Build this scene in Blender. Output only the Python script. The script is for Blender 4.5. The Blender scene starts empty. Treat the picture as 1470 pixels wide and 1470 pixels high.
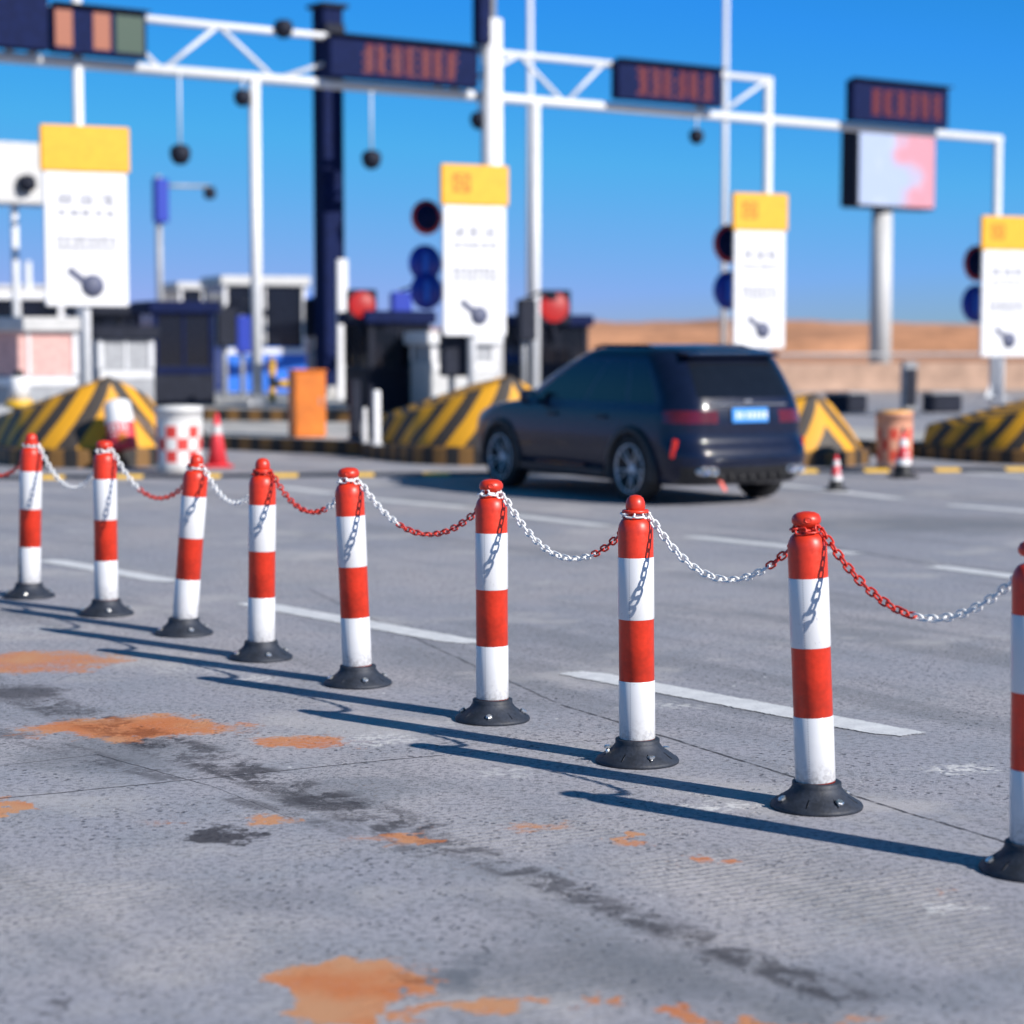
import bpy, math, random
from math import sin, cos, pi, atan2, sqrt, radians as R
from mathutils import Vector, Matrix, noise as mnoise

random.seed(7)
scene = bpy.context.scene
COL = scene.collection
F, CX, HC = 2950.0, 735.0, 1.7
PITCH = math.atan(245.0 / F)
CAM = Vector((0, 0, HC))

def ray(x, y):
    dx, dy = (x - CX) / F, (CX - y) / F
    return Vector((dx, cos(PITCH) + dy * sin(PITCH), -sin(PITCH) + dy * cos(PITCH)))
def G(x, y, z=0.0):
    d = ray(x, y); t = (z - HC) / d.z
    return CAM + d * t
def P(x, y, Y):
    d = ray(x, y)
    return CAM + d * (Y / d.y)

# ------------------------------------------------------------------ materials
def nodes_of(name):
    m = bpy.data.materials.new(name); m.use_nodes = True
    nt = m.node_tree
    return m, nt, nt.nodes['Principled BSDF']
def N(nt, typ, **kw):
    n = nt.nodes.new(typ)
    for k, v in kw.items():
        if k in ('operation', 'blend_type', 'data_type', 'vector_type', 'noise_dimensions', 'feature', 'wave_type',
                 'bands_direction', 'attribute_name', 'interpolation_type', 'noise_type', 'distance'):
            setattr(n, k, v)
        else:
            n.inputs[k].default_value = v
    return n
def mixc(nt, fac, a, b, blend='MIX'):
    n = nt.nodes.new('ShaderNodeMix'); n.data_type = 'RGBA'; n.blend_type = blend
    for s, v in ((n.inputs[0], fac), (n.inputs[6], a), (n.inputs[7], b)):
        if isinstance(v, bpy.types.NodeSocket): nt.links.new(v, s)
        elif isinstance(v, (int, float)): s.default_value = v
        else: s.default_value = (v[0], v[1], v[2], 1)
    return n.outputs[2]
def mth(nt, op, a, b=0.0, c=None, clamp=False):
    n = nt.nodes.new('ShaderNodeMath'); n.operation = op; n.use_clamp = clamp
    for i, v in enumerate((a, b) if c is None else (a, b, c)):
        if isinstance(v, bpy.types.NodeSocket): nt.links.new(v, n.inputs[i])
        else: n.inputs[i].default_value = v
    return n.outputs[0]
def mrange(nt, v, a, b, c=0.0, d=1.0, smooth=True):
    n = nt.nodes.new('ShaderNodeMapRange'); n.clamp = True
    if smooth: n.interpolation_type = 'SMOOTHSTEP'
    nt.links.new(v, n.inputs[0])
    for i, q in enumerate((a, b, c, d)): n.inputs[1 + i].default_value = q
    return n.outputs[0]
def noise(nt, vec, scale, detail=4.0, rough=0.55, col=False):
    n = nt.nodes.new('ShaderNodeTexNoise')
    n.inputs['Scale'].default_value = scale; n.inputs['Detail'].default_value = detail
    n.inputs['Roughness'].default_value = rough
    if vec is not None: nt.links.new(vec, n.inputs['Vector'])
    return n.outputs['Color' if col else 'Fac']
def bump(nt, bsdf, h, strength=0.3, dist=0.01):
    b = nt.nodes.new('ShaderNodeBump'); b.inputs['Strength'].default_value = strength
    b.inputs['Distance'].default_value = dist
    nt.links.new(h, b.inputs['Height']); nt.links.new(b.outputs[0], bsdf.inputs['Normal'])

def mat(name, c, rough=0.5, metal=0.0, var=0.18, scale=9.0, coat=0.0, bmp=0.12, dirt=None, spec=0.5):
    """procedural: base colour broken up by two noises, roughness variation, faint bump, optional grime near the foot"""
    m, nt, b = nodes_of(name)
    tc = nt.nodes.new('ShaderNodeTexCoord'); v = tc.outputs['Object']
    n1 = noise(nt, v, scale); n2 = noise(nt, v, scale * 6.3, 5)
    s = mth(nt, 'ADD', mth(nt, 'MULTIPLY', n1, 0.65), mth(nt, 'MULTIPLY', n2, 0.35))
    lo = [x * (1 - var) for x in c]; hi = [min(1, x * (1 + var)) for x in c]
    colr = mixc(nt, mrange(nt, s, 0.32, 0.68), lo, hi)
    if dirt:
        zz = nt.nodes.new('ShaderNodeSeparateXYZ'); nt.links.new(v, zz.inputs[0])
        k = mrange(nt, mth(nt, 'ADD', zz.outputs[2], mth(nt, 'MULTIPLY', n1, dirt[2])), dirt[0], dirt[1], 1.0, 0.0)
        colr = mixc(nt, mth(nt, 'MULTIPLY', k, dirt[4] if len(dirt) > 4 else 0.7), colr, dirt[3])
    nt.links.new(colr, b.inputs['Base Color'])
    nt.links.new(mrange(nt, n2, 0.2, 0.8, max(0.02, rough - 0.09), min(1, rough + 0.09), False), b.inputs['Roughness'])
    b.inputs['Metallic'].default_value = metal
    b.inputs['Coat Weight'].default_value = coat
    b.inputs['Coat Roughness'].default_value = 0.05
    b.inputs['Specular IOR Level'].default_value = spec
    if bmp: bump(nt, b, n2, bmp, 0.004)
    return m

def emit(name, c, s):
    m, nt, b = nodes_of(name)
    tc = nt.nodes.new('ShaderNodeTexCoord')
    n1 = noise(nt, tc.outputs['Object'], 40)
    b.inputs['Base Color'].default_value = (0.02, 0.01, 0.01, 1)
    nt.links.new(mixc(nt, n1, [x * .7 for x in c], c), b.inputs['Emission Color'])
    b.inputs['Emission Strength'].default_value = s
    return m

def stripe_mat(name, a, b_, dirty=0.5, rough=0.62):
    """two paints alternating along the float attribute 'stripe' (one unit = one stripe)"""
    m, nt, b = nodes_of(name)
    at = N(nt, 'ShaderNodeAttribute', attribute_name='stripe')
    tc = nt.nodes.new('ShaderNodeTexCoord'); v = tc.outputs['Object']
    w = mth(nt, 'MULTIPLY', mth(nt, 'SUBTRACT', noise(nt, v, 7, 6, 0.6), 0.5), 0.16)
    f = mth(nt, 'FRACT', mth(nt, 'MULTIPLY', mth(nt, 'ADD', at.outputs['Fac'], w), 0.5))
    k = mth(nt, 'MULTIPLY', mrange(nt, f, 0.0, 0.02), mrange(nt, f, 0.48, 0.5, 1, 0))
    n1 = noise(nt, v, 3.5, 6); n2 = noise(nt, v, 26, 6, 0.7)
    ca = mixc(nt, n1, [x * .8 for x in a], a); cb = mixc(nt, n1, [x * .6 for x in b_], [x * 1.25 for x in b_])
    c = mixc(nt, k, ca, cb)
    c = mixc(nt, mth(nt, 'MULTIPLY', mrange(nt, n2, 0.6, 0.75), dirty), c, (0.30, 0.28, 0.26))
    nt.links.new(c, b.inputs['Base Color'])
    b.inputs['Roughness'].default_value = rough
    bump(nt, b, n2, 0.2, 0.006)
    return m

M = {}
M['red'] = mat('red_polymer', (0.64, 0.034, 0.012), 0.42, var=0.22, scale=7, dirt=(0.1, 0.75, 0.5, (0.26, 0.04, 0.025), 0.5))
M['red_chain'] = mat('red_plastic', (0.60, 0.035, 0.02), 0.40)
M['white_chain'] = mat('white_plastic', (0.80, 0.80, 0.80), 0.38, var=0.08)
M['rubber'] = mat('black_rubber', (0.018, 0.023, 0.036), 0.62, var=0.45, scale=14, bmp=0.3)
M['zinc'] = mat('zinc_bolt', (0.75, 0.75, 0.74), 0.3, 0.9)
M['galv'] = mat('galvanised_white', (0.66, 0.67, 0.69), 0.45, 0.0, var=0.07)
M['white'] = mat('white_paint', (0.72, 0.72, 0.73), 0.5, var=0.06)
M['offwhite'] = mat('offwhite_panel', (0.52, 0.52, 0.52), 0.55, var=0.1)
M['grey'] = mat('grey_metal', (0.33, 0.34, 0.36), 0.5, 0.2)
M['dark'] = mat('dark_metal', (0.016, 0.019, 0.032), 0.6, 0.0, var=0.3, spec=.15)
M['navy'] = mat('navy_paint', (0.004, 0.010, 0.052), 0.7, spec=.12, var=0.3)
M['black'] = mat('black_plastic', (0.014, 0.014, 0.016), 0.5, var=0.3)
M['blue'] = mat('blue_panel', (0.02, 0.16, 0.68), 0.4, var=0.12)
M['signblue'] = mat('sign_blue', (0.010, 0.035, 0.35), 0.4, var=0.08)
M['signred'] = mat('sign_red', (0.50, 0.02, 0.03), 0.4, var=0.08)
M['signyellow'] = mat('sign_yellow', (0.78, 0.38, 0.012), 0.45, var=0.07)
M['yellow'] = mat('yellow_paint', (0.72, 0.42, 0.03), 0.5)
M['orange'] = mat('orange_paint', (0.62, 0.16, 0.012), 0.5, var=0.2, scale=3)
M['pink'] = mat('faded_pink_panel', (0.62, 0.36, 0.33), 0.6)
M['glass'] = mat('dark_glass', (0.008, 0.010, 0.016), 0.08, var=0.1, bmp=0, spec=.4)
M['concrete'] = mat('pale_concrete', (0.42, 0.41, 0.40), 0.85, var=0.22, scale=2.2, bmp=0.4)
M['carpaint'] = mat('car_paint', (0.005, 0.009, 0.028), 0.30, 0.0, var=0.12, coat=0.42, bmp=0, spec=.2)
M['tyre'] = mat('tyre_rubber', (0.012, 0.012, 0.013), 0.75, var=0.3, bmp=0.3)
M['alloy'] = mat('alloy', (0.70, 0.71, 0.74), 0.4, 0.4, var=0.1, bmp=0)
M['chrome'] = mat('chrome', (0.75, 0.76, 0.78), 0.12, 1.0, var=0.05, bmp=0)
M['taillamp'] = mat('red_lens', (0.10, 0.006, 0.009), 0.15, coat=0.6, bmp=0)
M['reflector'] = mat('red_reflector', (0.70, 0.03, 0.02), 0.25, bmp=0)
M['plate'] = mat('blue_plate', (0.05, 0.28, 0.75), 0.35, var=0.06)
M['strap'] = mat('red_strap', (0.7, 0.10, 0.07), 0.6)
M['conered'] = mat('cone_red', (0.68, 0.04, 0.055), 0.5, var=0.14)
M['text'] = mat('grey_lettering', (0.36, 0.37, 0.42), 0.6)
M['icon'] = mat('dark_lettering', (0.09, 0.10, 0.16), 0.6)
M['led'] = emit('red_led', (1.0, 0.03, 0.07), 0.17)
M['ledorange'] = emit('orange_led', (1.0, 0.28, 0.12), 0.45)
M['ledgreen'] = emit('green_led', (0.0, 0.45, 0.25), 0.16)
M['redlamp'] = emit('red_signal', (1.0, 0.03, 0.03), 0.55)
M['cord'] = mat('pale_cord', (0.62, 0.42, 0.30), 0.8)
M['nose'] = stripe_mat('yellow_black_chevrons', (0.74, 0.35, 0.012), (0.050, 0.040, 0.034), 0.6)
M['kerbstripe'] = stripe_mat('yellow_black_kerb', (0.20, 0.10, 0.025), (0.016, 0.014, 0.014), 0.3)
M['polestripe'] = stripe_mat('yellow_black_pole', (0.74, 0.42, 0.03), (0.02, 0.02, 0.02), 0.2)

def band_mat():
    m, nt, b = nodes_of('reflective_sleeve')
    tc = nt.nodes.new('ShaderNodeTexCoord'); v = tc.outputs['Object']
    oi = nt.nodes.new('ShaderNodeObjectInfo')
    vv = nt.nodes.new('ShaderNodeVectorMath'); vv.operation = 'ADD'
    cmb = nt.nodes.new('ShaderNodeCombineXYZ'); nt.links.new(mth(nt, 'MULTIPLY', oi.outputs['Random'], 40.0), cmb.inputs[0])
    nt.links.new(v, vv.inputs[0]); nt.links.new(cmb.outputs[0], vv.inputs[1])
    p = vv.outputs[0]
    sx = nt.nodes.new('ShaderNodeSeparateXYZ'); nt.links.new(v, sx.inputs[0])
    ang = mth(nt, 'ARCTAN2', sx.outputs[1], sx.outputs[0])
    n1 = noise(nt, p, 9, 6); n2 = noise(nt, p, 60, 5, 0.65)
    c = mixc(nt, n1, (0.58, 0.59, 0.62), (0.70, 0.70, 0.71))
    # overlap seam running down the sleeve, with its stitched edge
    da = mth(nt, 'ABSOLUTE', mth(nt, 'ADD', ang, 2.0))
    seam = mrange(nt, da, 0.0, 0.06, 1, 0)
    tick = mth(nt, 'GREATER_THAN', mth(nt, 'FRACT', mth(nt, 'MULTIPLY', sx.outputs[2], 110.0)), 0.5)
    c = mixc(nt, mth(nt, 'MULTIPLY', seam, mth(nt, 'MULTIPLY', tick, 0.8)), c, (0.25, 0.26, 0.30))
    # scuffs and grime low down
    low = mrange(nt, mth(nt, 'ADD', sx.outputs[2], mth(nt, 'MULTIPLY', n1, 0.12)), 0.12, 0.27, 1, 0)
    c = mixc(nt, mth(nt, 'MULTIPLY', low, mrange(nt, n2, 0.40, 0.62, 0.1, 0.8)), c, (0.26, 0.25, 0.26))
    scr = mrange(nt, n2, 0.66, 0.74)
    c = mixc(nt, mth(nt, 'MULTIPLY', scr, 0.6), c, (0.28, 0.27, 0.29))
    n3 = noise(nt, p, 4.5, 7, .72)
    c = mixc(nt, mrange(nt, n3, .62, .72, 0, .55), c, (0.24, 0.23, 0.25))
    nt.links.new(c, b.inputs['Base Color'])
    b.inputs['Roughness'].default_value = 0.33
    b.inputs['Coat Weight'].default_value = 0.3
    bump(nt, b, n2, 0.06, 0.002)
    return m
M['band'] = band_mat()

def peel_mat():
    m = M['band'].copy(); m.name = 'peeling_sleeve'
    nt = m.node_tree; b = nt.nodes['Principled BSDF']
    src = b.inputs['Base Color'].links[0].from_socket
    tc = nt.nodes.new('ShaderNodeTexCoord'); sx = nt.nodes.new('ShaderNodeSeparateXYZ'); nt.links.new(tc.outputs['Object'], sx.inputs[0])
    k = mth(nt, 'ADD', sx.outputs[0], mth(nt, 'MULTIPLY', noise(nt, tc.outputs['Object'], 22, 5, 0.7), 0.07))
    nt.links.new(mixc(nt, mrange(nt, k, -0.018, -0.012, 1, 0), src, (0.06, 0.06, 0.07)), b.inputs['Base Color'])
    return m
M['peel'] = peel_mat()

def checker_mat(name, red, white):
    m, nt, b = nodes_of(name)
    tc = nt.nodes.new('ShaderNodeTexCoord'); v = tc.outputs['Object']
    sx = nt.nodes.new('ShaderNodeSeparateXYZ'); nt.links.new(v, sx.inputs[0])
    a = mth(nt, 'FLOOR', mth(nt, 'MULTIPLY', mth(nt, 'ADD', mth(nt, 'ARCTAN2', sx.outputs[1], sx.outputs[0]), 7.1), 12 / (2 * pi)))
    zr = mth(nt, 'FLOOR', mth(nt, 'DIVIDE', mth(nt, 'SUBTRACT', sx.outputs[2], 0.14), 0.158))
    odd = mth(nt, 'GREATER_THAN', mth(nt, 'FRACT', mth(nt, 'MULTIPLY', mth(nt, 'ADD', mth(nt, 'ADD', a, zr), 100), 0.5)), 0.25)
    inb = mth(nt, 'MULTIPLY', mth(nt, 'GREATER_THAN', sx.outputs[2], 0.14), mth(nt, 'LESS_THAN', sx.outputs[2], 0.614))
    n1 = noise(nt, v, 8, 5); n2 = noise(nt, v, 45, 5, .7)
    cr = mixc(nt, n1, [x * .75 for x in red], [min(1, x * 1.2) for x in red])
    c = mixc(nt, mth(nt, 'MULTIPLY', odd, inb), mixc(nt, n1, [x * .9 for x in white], white), cr)
    low = mrange(nt, mth(nt, 'ADD', sx.outputs[2], mth(nt, 'MULTIPLY', n1, 0.1)), 0.05, 0.22, 0.75, 0)
    c = mixc(nt, low, c, (0.30, 0.28, 0.26))
    c = mixc(nt, mth(nt, 'MULTIPLY', mrange(nt, n2, 0.62, 0.75), 0.35), c, (0.4, 0.36, 0.34))
    nt.links.new(c, b.inputs['Base Color']); b.inputs['Roughness'].default_value = 0.45
    return m
M['checker'] = checker_mat('red_white_checks', (0.62, 0.05, 0.04), (0.78, 0.77, 0.75))
M['checker2'] = checker_mat('orange_checks', (0.66, 0.08, 0.045), (0.72, 0.34, 0.22))

# ------------------------------------------------------------------ mesh builder
class MB:
    def __init__(s): s.v = []; s.f = []; s.sm = []; s.at = []
    def add(s, vs, fs, smooth=False, at=None):
        o = len(s.v); s.v += [Vector(p) for p in vs]; s.f += [[i + o for i in f] for f in fs]; s.sm += [smooth] * len(fs)
        s.at += list(at) if at else [0.0] * len(vs)
        return s
    def box(s, c, d, rz=0.0, bevel=0.0, rx=0.0, ry=0.0):
        """box with chamfered edges"""
        hx, hy, hz = d[0] / 2, d[1] / 2, d[2] / 2
        rot = Matrix.Rotation(rz, 3, 'Z') @ Matrix.Rotation(ry, 3, 'Y') @ Matrix.Rotation(rx, 3, 'X')
        c = Vector(c)
        b = min(bevel, hx * .9, hy * .9, hz * .9)
        if b <= 0:
            vs = [Vector((sx * hx, sy * hy, sz * hz)) for sz in (-1, 1) for sx, sy in ((-1, -1), (1, -1), (1, 1), (-1, 1))]
            fs = [(3, 2, 1, 0), (4, 5, 6, 7)] + [(i, (i + 1) % 4, 4 + (i + 1) % 4, 4 + i) for i in range(4)]
        else:
            rings = []
            for z, k in ((-hz, b), (-hz + b, 0), (hz - b, 0), (hz, b)):
                ax, ay = hx - k, hy - k
                rings.append([(ax - b, -ay), (ax, -ay + b), (ax, ay - b), (ax - b, ay), (-ax + b, ay), (-ax, ay - b), (-ax, -ay + b), (-ax + b, -ay)])
                rings[-1] = [Vector((p[0], p[1], z)) for p in rings[-1]]
            vs = [p for r in rings for p in r]
            fs = [tuple(range(7, -1, -1)), tuple(24 + i for i in range(8))]
            for k in range(3):
                for i in range(8): fs.append((k * 8 + i, k * 8 + (i + 1) % 8, k * 8 + 8 + (i + 1) % 8, k * 8 + 8 + i))
        return s.add([c + rot @ p for p in vs], fs)
    def lathe(s, prof, n=24, mtx=None, smooth=True, cap=True, atf=None):
        vs, fs, at = [], [], []
        for r, z in prof:
            for i in range(n):
                a = 2 * pi * i / n
                vs.append(Vector((r * cos(a), r * sin(a), z))); at.append(atf(z) if atf else 0.0)
        for k in range(len(prof) - 1):
            for i in range(n): fs.append((k * n + i, k * n + (i + 1) % n, (k + 1) * n + (i + 1) % n, (k + 1) * n + i))
        if cap:
            fs.append(tuple(range(n - 1, -1, -1))); fs.append(tuple((len(prof) - 1) * n + i for i in range(n)))
        if mtx: vs = [mtx @ p for p in vs]
        return s.add(vs, fs, smooth, at)
    def tube(s, pts, r, n=10, closed=False, smooth=True):
        pts = [Vector(p) for p in pts]; vs, fs = [], []
        m = len(pts); up = Vector((0, 0, 1)); prev = None
        for k, p in enumerate(pts):
            if closed: t = pts[(k + 1) % m] - pts[k - 1]
            else: t = pts[min(k + 1, m - 1)] - pts[max(k - 1, 0)]
            t.normalize()
            a = prev - t * prev.dot(t) if prev is not None else (t.cross(up) if abs(t.z) < .95 else t.cross(Vector((1, 0, 0))))
            a.normalize(); prev = a; b = t.cross(a)
            rr = r[k] if isinstance(r, (list, tuple)) else r
            for i in range(n):
                q = 2 * pi * i / n; vs.append(p + a * (rr * cos(q)) + b * (rr * sin(q)))
        L = m if closed else m - 1
        for k in range(L):
            k2 = (k + 1) % m
            for i in range(n): fs.append((k * n + i, k * n + (i + 1) % n, k2 * n + (i + 1) % n, k2 * n + i))
        if not closed: fs += [tuple(range(n - 1, -1, -1)), tuple((m - 1) * n + i for i in range(n))]
        return s.add(vs, fs, smooth)
    def prism(s, poly, z0, z1, stripe=None):
        """vertical walls + top of a ground polygon; 'stripe' = stripe width along its perimeter"""
        n = len(poly); L = 0.0
        for i in range(n):
            a, b = Vector(poly[i][:2]), Vector(poly[(i + 1) % n][:2]); d = (b - a).length
            k = max(1, int(d / 0.5)) if stripe else 1
            for j in range(k):
                p, q = a.lerp(b, j / k), a.lerp(b, (j + 1) / k)
                t0, t1 = ((L + d * j / k) / stripe, (L + d * (j + 1) / k) / stripe) if stripe else (0, 0)
                s.add([(p.x, p.y, z0), (q.x, q.y, z0), (q.x, q.y, z1), (p.x, p.y, z1)], [(0, 1, 2, 3)], False, [t0, t1, t1, t0])
            L += d
        return s
    def cover(s, poly, z):
        return s.add([(p[0], p[1], z) for p in poly], [tuple(range(len(poly)))])
    def mesh(s, name, m, attr=False):
        me = bpy.data.meshes.new(name); me.from_pydata(s.v, [], s.f)
        me.polygons.foreach_set('use_smooth', s.sm)
        if attr:
            a = me.attributes.new('stripe', 'FLOAT', 'POINT'); a.data.foreach_set('value', s.at)
        me.materials.append(m); me.update()
        return me
    def build(s, name, m, parent=None, loc=None, attr=False, label=None):
        return link(name, s.mesh(name, m, attr), parent, loc, label)

def link(name, me, parent=None, loc=None, label=None):
    o = bpy.data.objects.new(name, me); COL.objects.link(o)
    if parent: o.parent = parent
    if loc is not None: o.location = loc
    if label: o['label'] = label
    return o
def thing(name, label, cat, loc=(0, 0, 0), rz=0.0, group=None):
    o = bpy.data.objects.new(name, None); COL.objects.link(o); o.empty_display_size = .2
    o.location = loc; o.rotation_euler = (0, 0, rz); o['label'] = label; o['category'] = cat
    if group: o['group'] = group
    return o
def tag(o, label, cat, group=None):
    o['label'] = label; o['category'] = cat
    if group: o['group'] = group
    return o
def structure(o): o['kind'] = 'structure'; return o

# ------------------------------------------------------------------ camera, light, sky
cam = bpy.data.cameras.new('camera'); co = bpy.data.objects.new('camera', cam); COL.objects.link(co)
co.location = CAM; co.rotation_euler = (pi / 2 - PITCH, 0, 0)
cam.sensor_width = 36; cam.lens = 36 * F / 1470; cam.clip_end = 6000; cam.clip_start = 0.1
cam.dof.use_dof = True; cam.dof.focus_distance = 8.3; cam.dof.aperture_fstop = 1.6
scene.camera = co

SUN = Vector((0.785, -0.62, 0)).normalized() * cos(R(30)) + Vector((0, 0, sin(R(30))))
sl = bpy.data.lights.new('sun', 'SUN'); so = bpy.data.objects.new('sun', sl); COL.objects.link(so)
sl.energy = 5.0; sl.angle = R(0.5); sl.color = (1.0, 0.945, 0.87)
so.rotation_euler = SUN.to_track_quat('Z', 'Y').to_euler(); so.location = (20, -20, 40)
w = bpy.data.worlds.new('World'); scene.world = w; w.use_nodes = True
wn = w.node_tree; bg = wn.nodes['Background']
sky = wn.nodes.new('ShaderNodeTexSky'); sky.sky_type = 'NISHITA'; sky.sun_disc = False
sky.sun_elevation = R(30); sky.sun_rotation = atan2(SUN.x, SUN.y)
sky.air_density = 1.0; sky.dust_density = 0.2; sky.ozone_density = 1.6; sky.altitude = 1200
hs = wn.nodes.new('ShaderNodeHueSaturation'); hs.inputs['Saturation'].default_value = 1.3
wn.links.new(sky.outputs[0], hs.inputs['Color'])
# grade of the sky texture towards the photograph's azure (a per-channel tone curve, the same in every direction)
spc = wn.nodes.new('ShaderNodeSeparateColor'); cmc = wn.nodes.new('ShaderNodeCombineColor')
wn.links.new(mixc(wn, 1.0, hs.outputs[0], (0.60, 0.80, 1.30), 'MULTIPLY'), spc.inputs[0])
for k_, (A_, p_) in enumerate(((0.80, 1.48), (0.815, 0.85), (1.28, 1.60))):
    wn.links.new(mth(wn, 'MULTIPLY', mth(wn, 'POWER', mth(wn, 'MINIMUM', mth(wn, 'MULTIPLY', spc.outputs[k_], .101), (.55, .48, .79)[k_]), p_), A_ / .101), cmc.inputs[k_])
wn.links.new(cmc.outputs[0], bg.inputs['Color'])
bg.inputs['Strength'].default_value = 0.076
vs = scene.view_settings; vs.view_transform = 'Standard'; vs.look = 'None'; vs.gamma = 1; vs.exposure = 0.38; vs.use_curve_mapping = False
scene.cycles.max_bounces = 6; scene.cycles.use_denoising = True

# ------------------------------------------------------------------ ground
def road_mat():
    m, nt, b = nodes_of('worn_concrete')
    geo = nt.nodes.new('ShaderNodeNewGeometry'); Pw = geo.outputs['Position']
    sx = nt.nodes.new('ShaderNodeSeparateXYZ'); nt.links.new(Pw, sx.inputs[0])
    # lane-aligned coordinates
    rot = N(nt, 'ShaderNodeMapping', vector_type='POINT'); nt.links.new(Pw, rot.inputs[0]); rot.inputs['Rotation'].default_value = (0, 0, R(-35))
    rs = nt.nodes.new('ShaderNodeSeparateXYZ'); nt.links.new(rot.outputs[0], rs.inputs[0])   # x across lanes, y along
    st = N(nt, 'ShaderNodeMapping', vector_type='POINT'); nt.links.new(rot.outputs[0], st.inputs[0]); st.inputs['Scale'].default_value = (1.0, 0.12, 1)
    big = noise(nt, Pw, 0.45, 4); mid = noise(nt, Pw, 2.4, 6, .6); fine = noise(nt, Pw, 34, 6, .7); grit = noise(nt, Pw, 170, 3, .7)
    streak = noise(nt, st.outputs[0], 1.5, 6, .6)
    c = mixc(nt, mrange(nt, big, .35, .65), (0.335, 0.338, 0.392), (0.425, 0.402, 0.428))
    c = mixc(nt, mth(nt, 'MULTIPLY', mrange(nt, mid, .42, .70), .55), c, (0.268, 0.292, 0.338))
    c = mixc(nt, mth(nt, 'MULTIPLY', mrange(nt, streak, .50, .66), .55), c, (0.17, 0.18, 0.205))
    c = mixc(nt, mth(nt, 'MULTIPLY', mrange(nt, streak, .30, .44, 1, 0), .35), c, (0.40, 0.385, 0.38))
    c = mixc(nt, mth(nt, 'MULTIPLY', mrange(nt, fine, .47, .62), .75), c, (0.15, 0.155, 0.172))
    c = mixc(nt, mth(nt, 'MULTIPLY', mrange(nt, grit, .54, .66), .62), c, (0.10, 0.10, 0.115))
    c = mixc(nt, mth(nt, 'MULTIPLY', mrange(nt, grit, .34, .45, 1, 0), .55), c, (0.56, 0.53, 0.52))
    # brushed grooves across the slab, fading in and out
    gv = N(nt, 'ShaderNodeMapping', vector_type='POINT'); nt.links.new(Pw, gv.inputs[0]); gv.inputs['Rotation'].default_value = (0, 0, R(-27))
    wv = N(nt, 'ShaderNodeTexWave', wave_type='BANDS', bands_direction='Y'); nt.links.new(gv.outputs[0], wv.inputs[0])
    wv.inputs['Scale'].default_value = 7.5; wv.inputs['Distortion'].default_value = 3.2; wv.inputs['Detail'].default_value = 3; wv.inputs['Detail Scale'].default_value = 2.5
    gm = mth(nt, 'MULTIPLY', mrange(nt, noise(nt, Pw, .9, 5), .44, .62), mrange(nt, sx.outputs[1], 6.2, 8.2, 1, 0))
    gr = mth(nt, 'MULTIPLY', mrange(nt, wv.outputs['Fac'], .25, .75), gm)
    c = mixc(nt, mth(nt, 'MULTIPLY', gr, .45), c, (0.58, 0.53, 0.49))
    # pits and worn-out aggregate
    vo3 = N(nt, 'ShaderNodeTexVoronoi', Scale=48.0); nt.links.new(Pw, vo3.inputs['Vector'])
    c = mixc(nt, mth(nt, 'MULTIPLY', mth(nt, 'MULTIPLY', mrange(nt, vo3.outputs['Distance'], .12, .34, 1, 0), mrange(nt, noise(nt, Pw, .9, 5, .6), .40, .56)), .75), c, (0.07, 0.07, 0.085))
    vo = N(nt, 'ShaderNodeTexVoronoi', Scale=21.0); nt.links.new(Pw, vo.inputs['Vector'])
    pitm = mth(nt, 'MULTIPLY', mrange(nt, vo.outputs['Distance'], .10, .26, 1, 0), mrange(nt, noise(nt, Pw, 1.1, 5, .6), .41, .56))
    c = mixc(nt, mth(nt, 'MULTIPLY', pitm, .8), c, (0.06, 0.06, 0.075))
    # white paint and salt flecks
    vo2 = N(nt, 'ShaderNodeTexVoronoi', Scale=5.5); nt.links.new(Pw, vo2.inputs['Vector'])
    fl = mth(nt, 'MULTIPLY', mrange(nt, vo2.outputs['Distance'], .028, .06, 1, 0), mth(nt, 'GREATER_THAN', noise(nt, Pw, 1.9, 3), .56))
    c = mixc(nt, fl, c, (0.70, 0.70, 0.70))
    c = mixc(nt, mth(nt, 'MULTIPLY', mrange(nt, noise(nt, Pw, .75, 6, .62), .54, .66), .5), c, (0.50, 0.475, 0.47))
    # --- stains with their own shapes
    wc = nt.nodes.new('ShaderNodeVectorMath'); wc.operation = 'SUBTRACT'; nt.links.new(noise(nt, Pw, 3.2, 7, .68, True), wc.inputs[0]); wc.inputs[1].default_value = (.5, .5, .5)
    ws = nt.nodes.new('ShaderNodeVectorMath'); ws.operation = 'MULTIPLY_ADD'; nt.links.new(wc.outputs[0], ws.inputs[0])
    ws.inputs[1].default_value = (.75, .80, 0); nt.links.new(Pw, ws.inputs[2]); WP = ws.outputs[0]
    w2 = nt.nodes.new('ShaderNodeVectorMath'); w2.operation = 'MULTIPLY_ADD'; nt.links.new(wc.outputs[0], w2.inputs[0])
    w2.inputs[1].default_value = (.05, .05, 0); nt.links.new(Pw, w2.inputs[2]); LP = w2.outputs[0]
    def blob(px, py, hx, hy, a=1.0, soft=.5, rot_=0.0):
        g = G(px, py); y0, y1 = G(px, py - hy).y, G(px, py + hy).y
        mp = N(nt, 'ShaderNodeMapping', vector_type='TEXTURE'); nt.links.new(WP, mp.inputs[0])
        mp.inputs['Location'].default_value = (g.x, g.y, 0); mp.inputs['Rotation'].default_value = (0, 0, rot_)
        mp.inputs['Scale'].default_value = (hx / F * g.y, abs(y0 - y1) / 2, 1)
        ln = nt.nodes.new('ShaderNodeVectorMath'); ln.operation = 'LENGTH'; nt.links.new(mp.outputs[0], ln.inputs[0])
        return mrange(nt, ln.outputs['Value'], 1 - soft, 1 + soft * .3, a, 0)
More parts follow.
